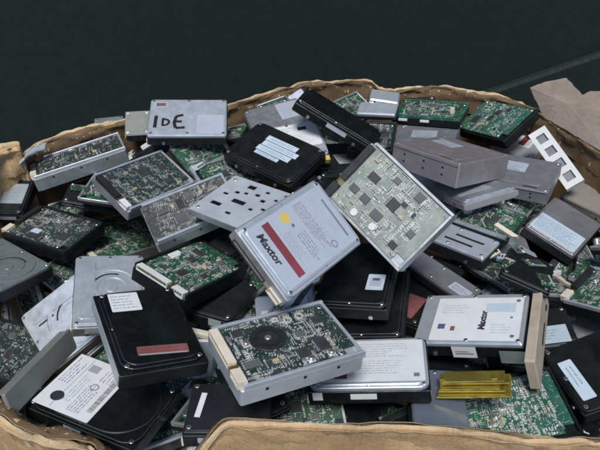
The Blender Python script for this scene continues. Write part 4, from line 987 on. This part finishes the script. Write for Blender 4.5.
add_label(t, -.030, .001, .092, .076, D[2], 'label_white', [('dot', -.026, .018, .0082, 'ink'), ('lines', .018, .027, .045, .016, 4, 'ink_blue'), ('lines', -.004, .005, .05, .012, 3, 'ink_lite'), ('rect', .03, .006, .012, .014, 'ink_lite'), ('lines', -.014, -.012, .05, .018, 5, 'ink_grey'), ('ring', .004, -.012, .0055, 'ink_grey'), ('lines', .03, -.018, .03, .018, 4, 'ink_grey'), ('bars', -.004, -.030, .055, .007, 'ink'), ('rect', .038, -.03, .007, .007, 'ink_blue'), ('rect', 0, .0155, .086, .0006, 'ink_grey')], R(90))
t, D = drive('bezel_plate', 'dark grey plastic front bezel leaning on the silver casting', 'drive_bezel', 'bezel')
L, W, T = D
b = MB(); b.prism(rrect(-L / 2, L / 2, -W / 2, W / 2, .003, 3), 0, T, 'greybezel', .001); b.build('face', t)
b = MB(); b.box(-L / 2 + .001, -L / 2 + .003, -W / 2 + .004, W / 2 - .004, -.010, .0, 'greybezel'); b.box(L / 2 - .003, L / 2 - .001, -W / 2 + .004, W / 2 - .004, -.010, .0, 'greybezel'); b.build('lip', t)
t, D = drive('dark_stripe_drive', 'charcoal drive with one thin white stripe, behind the front cardboard edge', group=G_LID)
cover_drive(t, D, 'charcoal', 'charcoal', 'pcb_dark', 'flat', rc=.003)
add_label(t, -D[0] / 2 + .016, D[1] / 2 - .035, .0065, .036, D[2] - .0004, 'label_white', [], R(-6), .0005)
t, D = drive('blue_panel', 'plain blue grey lidded drive beside the green speckled board', group=G_LID)
cover_drive(t, D, 'charcoal', 'bluegrey', 'pcb_dark', 'flat', rc=.003)
t, D = drive('right_board', 'green board-up drive against the side below the speckled blue label', group=G_PCB)
board_drive(t, D, 'pcb_green', 'satin', 79, None, 160, None, side='black')
t, D = drive('right_edge_drive', 'mauve silver drive with a bright bare edge by the side of the box', group=G_LID)
cover_drive(t, D, 'mauve', 'silver', 'pcb_dark', 'plain')
t, D = drive('left_low_board', 'dark green board-up drive deep below the silver casting', group=G_PCB)
board_drive(t, D, 'pcb_dark', 'charcoal', 83, None, 160, None, side='black')

# loose bits
def loose(i, name, label, cat, builder, rot=(0, 0, 0)):
    t = thing(name, label, cat); t.location = RIM['plug'][i]; t.rotation_euler = rot; builder(t); return t
def plug(mat, w, dd, h):
    def f(t):
        b = MB(); b.box(-w / 2, w / 2, -dd / 2, dd / 2, 0, h, mat, .0012); b.build('housing', t)
        if mat in ('tan', 'label_yellow'): return
        b = MB()
        for k in range(3): b.box(-w / 2 + .002 + k * (w - .004) / 3, -w / 2 + (w - .004) / 3 + k * (w - .004) / 3, -dd / 2 + .003, dd / 2 - .003, h - .0002, h + .0002, 'dark')
        b.build('contacts', t)
    return f
loose(0, 'power_plug', 'small white square plastic plug between the mauve case and the slotted drive', 'plug', plug('white_pl', .015, .012, .012), (.5, .1, .1))
loose(1, 'ribbon_connector', 'cream plastic connector lying at the end of the slotted drive', 'connector', plug('cream', .03, .012, .01), (.3, 0, .6))
loose(2, 'jumper_block', 'little blue plastic block beside the cream connector', 'connector', plug('label_blue', .018, .011, .009), (.3, 0, -.3))
loose(3, 'metal_clip', 'upright beige metal clip behind the pale green board', 'clip', plug('tan', .016, .006, .034), (-.5, .1, .4))
loose(4, 'paper_scrap', 'tiny yellow scrap beside the black barcode drive', 'scrap', plug('label_yellow', .008, .01, .012), (.4, 0, .2))

# shiny film at the rim
P = [Vector(p) for p in RIM['film']]; V = []; F = []
rr = random.Random(4)
for i in range(25):
    f = i / 24 * 3; k = min(2, int(f)); p = P[k].lerp(P[k + 1], f - k)
    for j in range(7):
        a = j / 6 * 2.6 - .3; V.append((p.x + .0004 * rr.uniform(-1, 1), p.y - .012 * math.cos(a), p.z + .005 * math.sin(a) - .009 + .0008 * math.sin(i * .7 + j)))
for i in range(24):
    for j in range(6): a = i * 7 + j; F.append((a, a + 1, a + 8, a + 7))
me = bpy.data.meshes.new('plastic_film'); me.from_pydata(V, [], F); me.materials.append(M['label_grey'])
for p in me.polygons: p.use_smooth = True
o = part('plastic_film', me); o['label'] = 'crumpled strip of pale shiny film on the cardboard rim'; o['category'] = 'film'
md = o.modifiers.new('solid', 'SOLIDIFY'); md.thickness = .0008

# ------------------------------------------------------------------ drives buried in the heap
def proto(dims, fn, *a, **k):
    t = thing('hard_drive', '', 'hard drive', 'drives buried in the heap'); fn(t, dims, *a, **k); return t
S = (.147, .1016, .0261); Q = (.1, .07, .0125)
def p_black(): return proto(S, cover_drive, 'black', 'black', 'pcb_dark', 'plain')
def p_gloss():
    t = proto(S, cover_drive, 'black', 'black_gloss', 'pcb_green', 'round'); add_label(t, -.03, 0, .06, .07, S[2], 'label_white', lab_text(8, .06, .07) + [('dot', -.02, .024, .004, 'ink')]); return t
def p_lab():
    t = proto(S, cover_drive, 'black', 'charcoal', 'pcb_green', 'plain'); add_label(t, .0, 0, .10, .07, S[2], 'label_grey', lab_text(7, .09, .06)); return t
def p_sil(): return proto(S, cover_drive, 'charcoal', 'silver', 'pcb_green', 'arcs')
def p_wht():
    t = proto(S, cover_drive, 'charcoal', 'satin', 'pcb_green', 'plain'); add_label(t, .01, 0, .10, .075, S[2], 'label_white', lab_text(8, .09, .07) + [('rect', -.03, -.02, .02, .012, 'label_blue')]); return t
def p_grn(): return proto(S, board_drive, 'pcb_green', 'charcoal', 101, None, 260, (.03, 0, .02), side='black', bright=.45)
def p_drk(): return proto(S, board_drive, 'pcb_dark', 'silver', 103, None, 260, None, side='charcoal')
def p_teal(): return proto(S, board_drive, 'pcb_teal', 'satin', 107, None, 320, None, data='white_pl', power='white_pl', side='black', bright=.5)
def q_sil():
    t = proto(Q, cover_drive, 'zinc', 'satin', 'pcb_green', 'flat', rc=.004, screws=False, ends=False); add_label(t, 0, 0, .06, .045, Q[2] - .0004, 'label_white', lab_text(6, .055, .04)); return t
def q_brd(): return proto(Q, board_drive, 'pcb_green', 'silver', 109, [(-.01, .0, .014, .014, 'chip'), (.015, .012, .012, .01, 'chip'), (.012, -.014, .01, .008, 'chip_grey')], 140, None, conn=False, side='charcoal', bright=.45)
def q_blk(): return proto(Q, cover_drive, 'black', 'black', 'pcb_green', 'flat', rc=.004, ends=False)
def x_tall(): return proto((.147, .1016, .041), box_drive, 'charcoal', 'charcoal')
def x_wide(): return proto((.203, .146, .041), box_drive, 'grey', 'grey')
LOOK = {'p_black': 'plain black hard drive', 'p_gloss': 'glossy black hard drive with a white label', 'p_lab': 'charcoal hard drive with a grey label', 'p_sil': 'silver hard drive with pressed arcs',
        'p_wht': 'silver hard drive with a big white label', 'p_grn': 'green board-up hard drive with motor hub', 'p_drk': 'dark board-up hard drive', 'p_teal': 'bright green board-up hard drive', 'q_sil': 'small thin silver drive',
        'q_brd': 'small green board', 'q_blk': 'small thin black drive', 'x_tall': 'tall charcoal cased drive', 'x_wide': 'wide grey cased drive'}
NEAR = {'maxtor_silver': 'the yellow dotted drive', 'pale_board': 'the pale green board', 'black_top': 'the barcode drive', 'hole_plate': 'the punched tray', 'dark_board_a': 'the dark crowded board', 'long_rail': 'the long bare-sided drive',
        'ide_drive': 'the IDE drive', 'left_board': 'the board with the white square', 'left_lid': 'the grey green lid', 'silver_hda_upper': 'the upper silver casting', 'silver_hda_lower': 'the tilted silver casting', 'black_red_label': 'the red strip label',
        'green_board': 'the vivid green board', 'front_board': 'the motor hub board', 'silver_label_front': 'the silver white lid label', 'bezel_drive': 'the beige bezel', 'dense_green': 'the speckled green board', 'white_label_right': 'the speckled blue label',
        'tan_box': 'the tan case', 'green_back_right': 'the blotchy green board', 'mauve_box': 'the mauve case', 'black_white_label': 'the black dotted label', 'green_back': 'the white sockets', 'slotted_face': 'the slotted drive end', 'right_board': 'the side green board', 'dark_stripe_drive': 'the white stripe'}
done = {}; taken = set()
ORD = [p_black, p_grn, p_gloss, p_drk, p_wht, p_black, p_teal, p_lab, p_sil]
ORQ = [q_brd, q_sil, q_blk, q_brd]
ia = ib = 0
for i, pose in enumerate(FILL):
    if pose[2][0] > .18: fn = x_wide
    elif pose[2][2] > .03: fn = x_tall
    elif pose[2][0] < .11: fn = ORQ[ib % 4]; ib += 1
    else: fn = ORD[ia % 9]; ia += 1
    key = fn.__name__
    if key in done: t = copy_tree(done[key])
    else: t = done[key] = fn()
    place(t, pose)
    near = sorted(NEAR, key=lambda k: (Vector(POSE[k][0]) - Vector(pose[0])).length)
    for lab in [LOOK[key] + ' wedged by ' + NEAR[near[0]]] + [LOOK[key] + ' between ' + NEAR[near[a]] + ' and ' + NEAR[near[c]] for a, c in ((0, 1), (0, 2), (1, 2), (0, 3), (1, 3))]:
        if lab not in taken and len(lab.split()) <= 16: break
    taken.add(lab); t['label'] = lab

# ------------------------------------------------------------------ loose scraps that fell into the gaps
def m_screw():
    b = MB(); b.prism(circ(0, 0, .0034, 12), .006, .0082, 'steel', .0006); b.prism(circ(0, 0, .0016, 8), 0, .006, 'steel'); return b.mesh('screw')
def m_bracket():
    b = MB(); b.box(-.014, .014, -.006, .006, 0, .0011, 'zinc'); b.box(-.014, -.0129, -.006, .006, .0011, .012, 'zinc'); b.prism(circ(.006, 0, .0022, 10), .0011, .0013, 'dark'); return b.mesh('bracket')
def m_board():
    b = MB(); b.box(-.016, .016, -.010, .010, 0, .0014, 'pcb_green'); b.box(-.008, .002, -.005, .005, .0014, .0036, 'chip', .0003)
    for k in range(9): b.box(-.014 + k * .0032, -.0125 + k * .0032, .0065, .009, .0014, .0022, 'tin')
    for k in range(5): b.box(.005 + (k % 2) * .004, .008 + (k % 2) * .004, -.008 + k * .003, -.0062 + k * .003, .0014, .0026, ('cap', 'tin', 'res')[k % 3])
    return b.mesh('board')
def m_plug():
    b = MB(); b.box(-.010, .010, -.004, .004, 0, .008, 'white_pl', .0008)
    for k in range(4): b.box(-.0085 + k * .0046, -.0055 + k * .0046, -.0042, -.0038, .0025, .0055, 'dark')
    return b.mesh('plug')
def m_jumper():
    b = MB(); b.box(-.0035, .0035, -.002, .002, 0, .006, 'label_blue', .0005); b.box(-.002, -.0008, -.0012, .0012, .0058, .0062, 'gold'); b.box(.0008, .002, -.0012, .0012, .0058, .0062, 'gold'); return b.mesh('jumper')
def m_plate():
    b = MB(); b.prism([(-.018, -.007), (.012, -.009), (.02, .0), (.013, .008), (-.015, .008)], 0, .0012, 'satin', .0003); b.prism(circ(-.01, 0, .003, 12), .0012, .0014, 'dark'); return b.mesh('cover')
def m_conn():
    b = MB(); b.box(-.022, .022, -.004, .004, 0, .007, 'cream', .0006)
    for k in range(14): b.box(-.020 + k * .003, -.019 + k * .003, -.0043, .0043, .0022, .0032, 'gold')
    return b.mesh('connector')
SCR = [('loose_screw', 'loose steel screw lying near ', 'screw', m_screw), ('metal_bracket', 'small bent metal bracket lying near ', 'bracket', m_bracket), ('board_fragment', 'small green board fragment lying near ', 'circuit board', m_board),
       ('white_plug', 'tiny white plastic plug lying near ', 'plug', m_plug), ('plastic_jumper', 'tiny blue plastic jumper lying near ', 'jumper', m_jumper), ('metal_plate', 'small loose metal cover plate near ', 'metal plate', m_plate), ('cream_connector', 'loose cream edge connector lying near ', 'connector', m_conn)]
SPOTS = []; MESH = {}; bpy.context.view_layer.update(); dg = bpy.context.evaluated_depsgraph_get(); rr = random.Random(77)
tops = [k for k in POSE if POSE[k][0][2] > -.05]; cnt = {}; n = 0
for tries in range(2500):
    if n >= 36: break
    x, y = rr.uniform(-.5, .55), rr.uniform(.42, 1.15)
    o_ = Vector((x, y, .4)); ok, loc, nor, idx, ob, mx = scene.ray_cast(dg, o_, Vector((0, 0, -1)))
    if not ok or loc.z < -.26 or nor.z < .7: continue
    root = ob
    while root.parent: root = root.parent
    if root.get('category') != 'hard drive' or root.get('group') != 'drives buried in the heap': continue
    vis, l2, *_ = scene.ray_cast(dg, cam.location, (loc + nor * .004 - cam.location).normalized())
    if vis and (l2 - cam.location).length < (loc - cam.location).length - .012: continue
    if any((loc - p).length < .035 for p in SPOTS): continue
    SPOTS.append(loc.copy())
    k = rr.choice((0, 0, 1, 2, 2, 3, 3, 4, 5, 6)); nm, lb, ct, fn = SCR[k]
    if nm not in MESH: MESH[nm] = fn()
    near = sorted(NEAR, key=lambda q: (Vector(POSE[q][0]) - loc).length)
    for lab in [lb + NEAR[near[0]]] + [lb.replace('near ', 'between ') + NEAR[near[a]] + ' and ' + NEAR[near[c]] for a, c in ((0, 1), (0, 2), (1, 2), (0, 3), (1, 3), (2, 3))]:
        if lab not in taken and len(lab.split()) <= 16: break
    else: continue
    taken.add(lab)
    o = part(nm, MESH[nm]); o['label'] = lab; o['category'] = ct; o['group'] = 'loose scraps in the heap'
    q = nor.to_track_quat('Z', 'Y') @ Quaternion((0, 0, 1), rr.uniform(0, 6.28)) @ Quaternion((1, 0, 0), (1.4 if k == 0 else rr.uniform(-.12, .12)))
    o.rotation_mode = 'QUATERNION'; o.rotation_quaternion = q; o.location = loc + nor * (.003 if k == 0 else .0006); n += 1
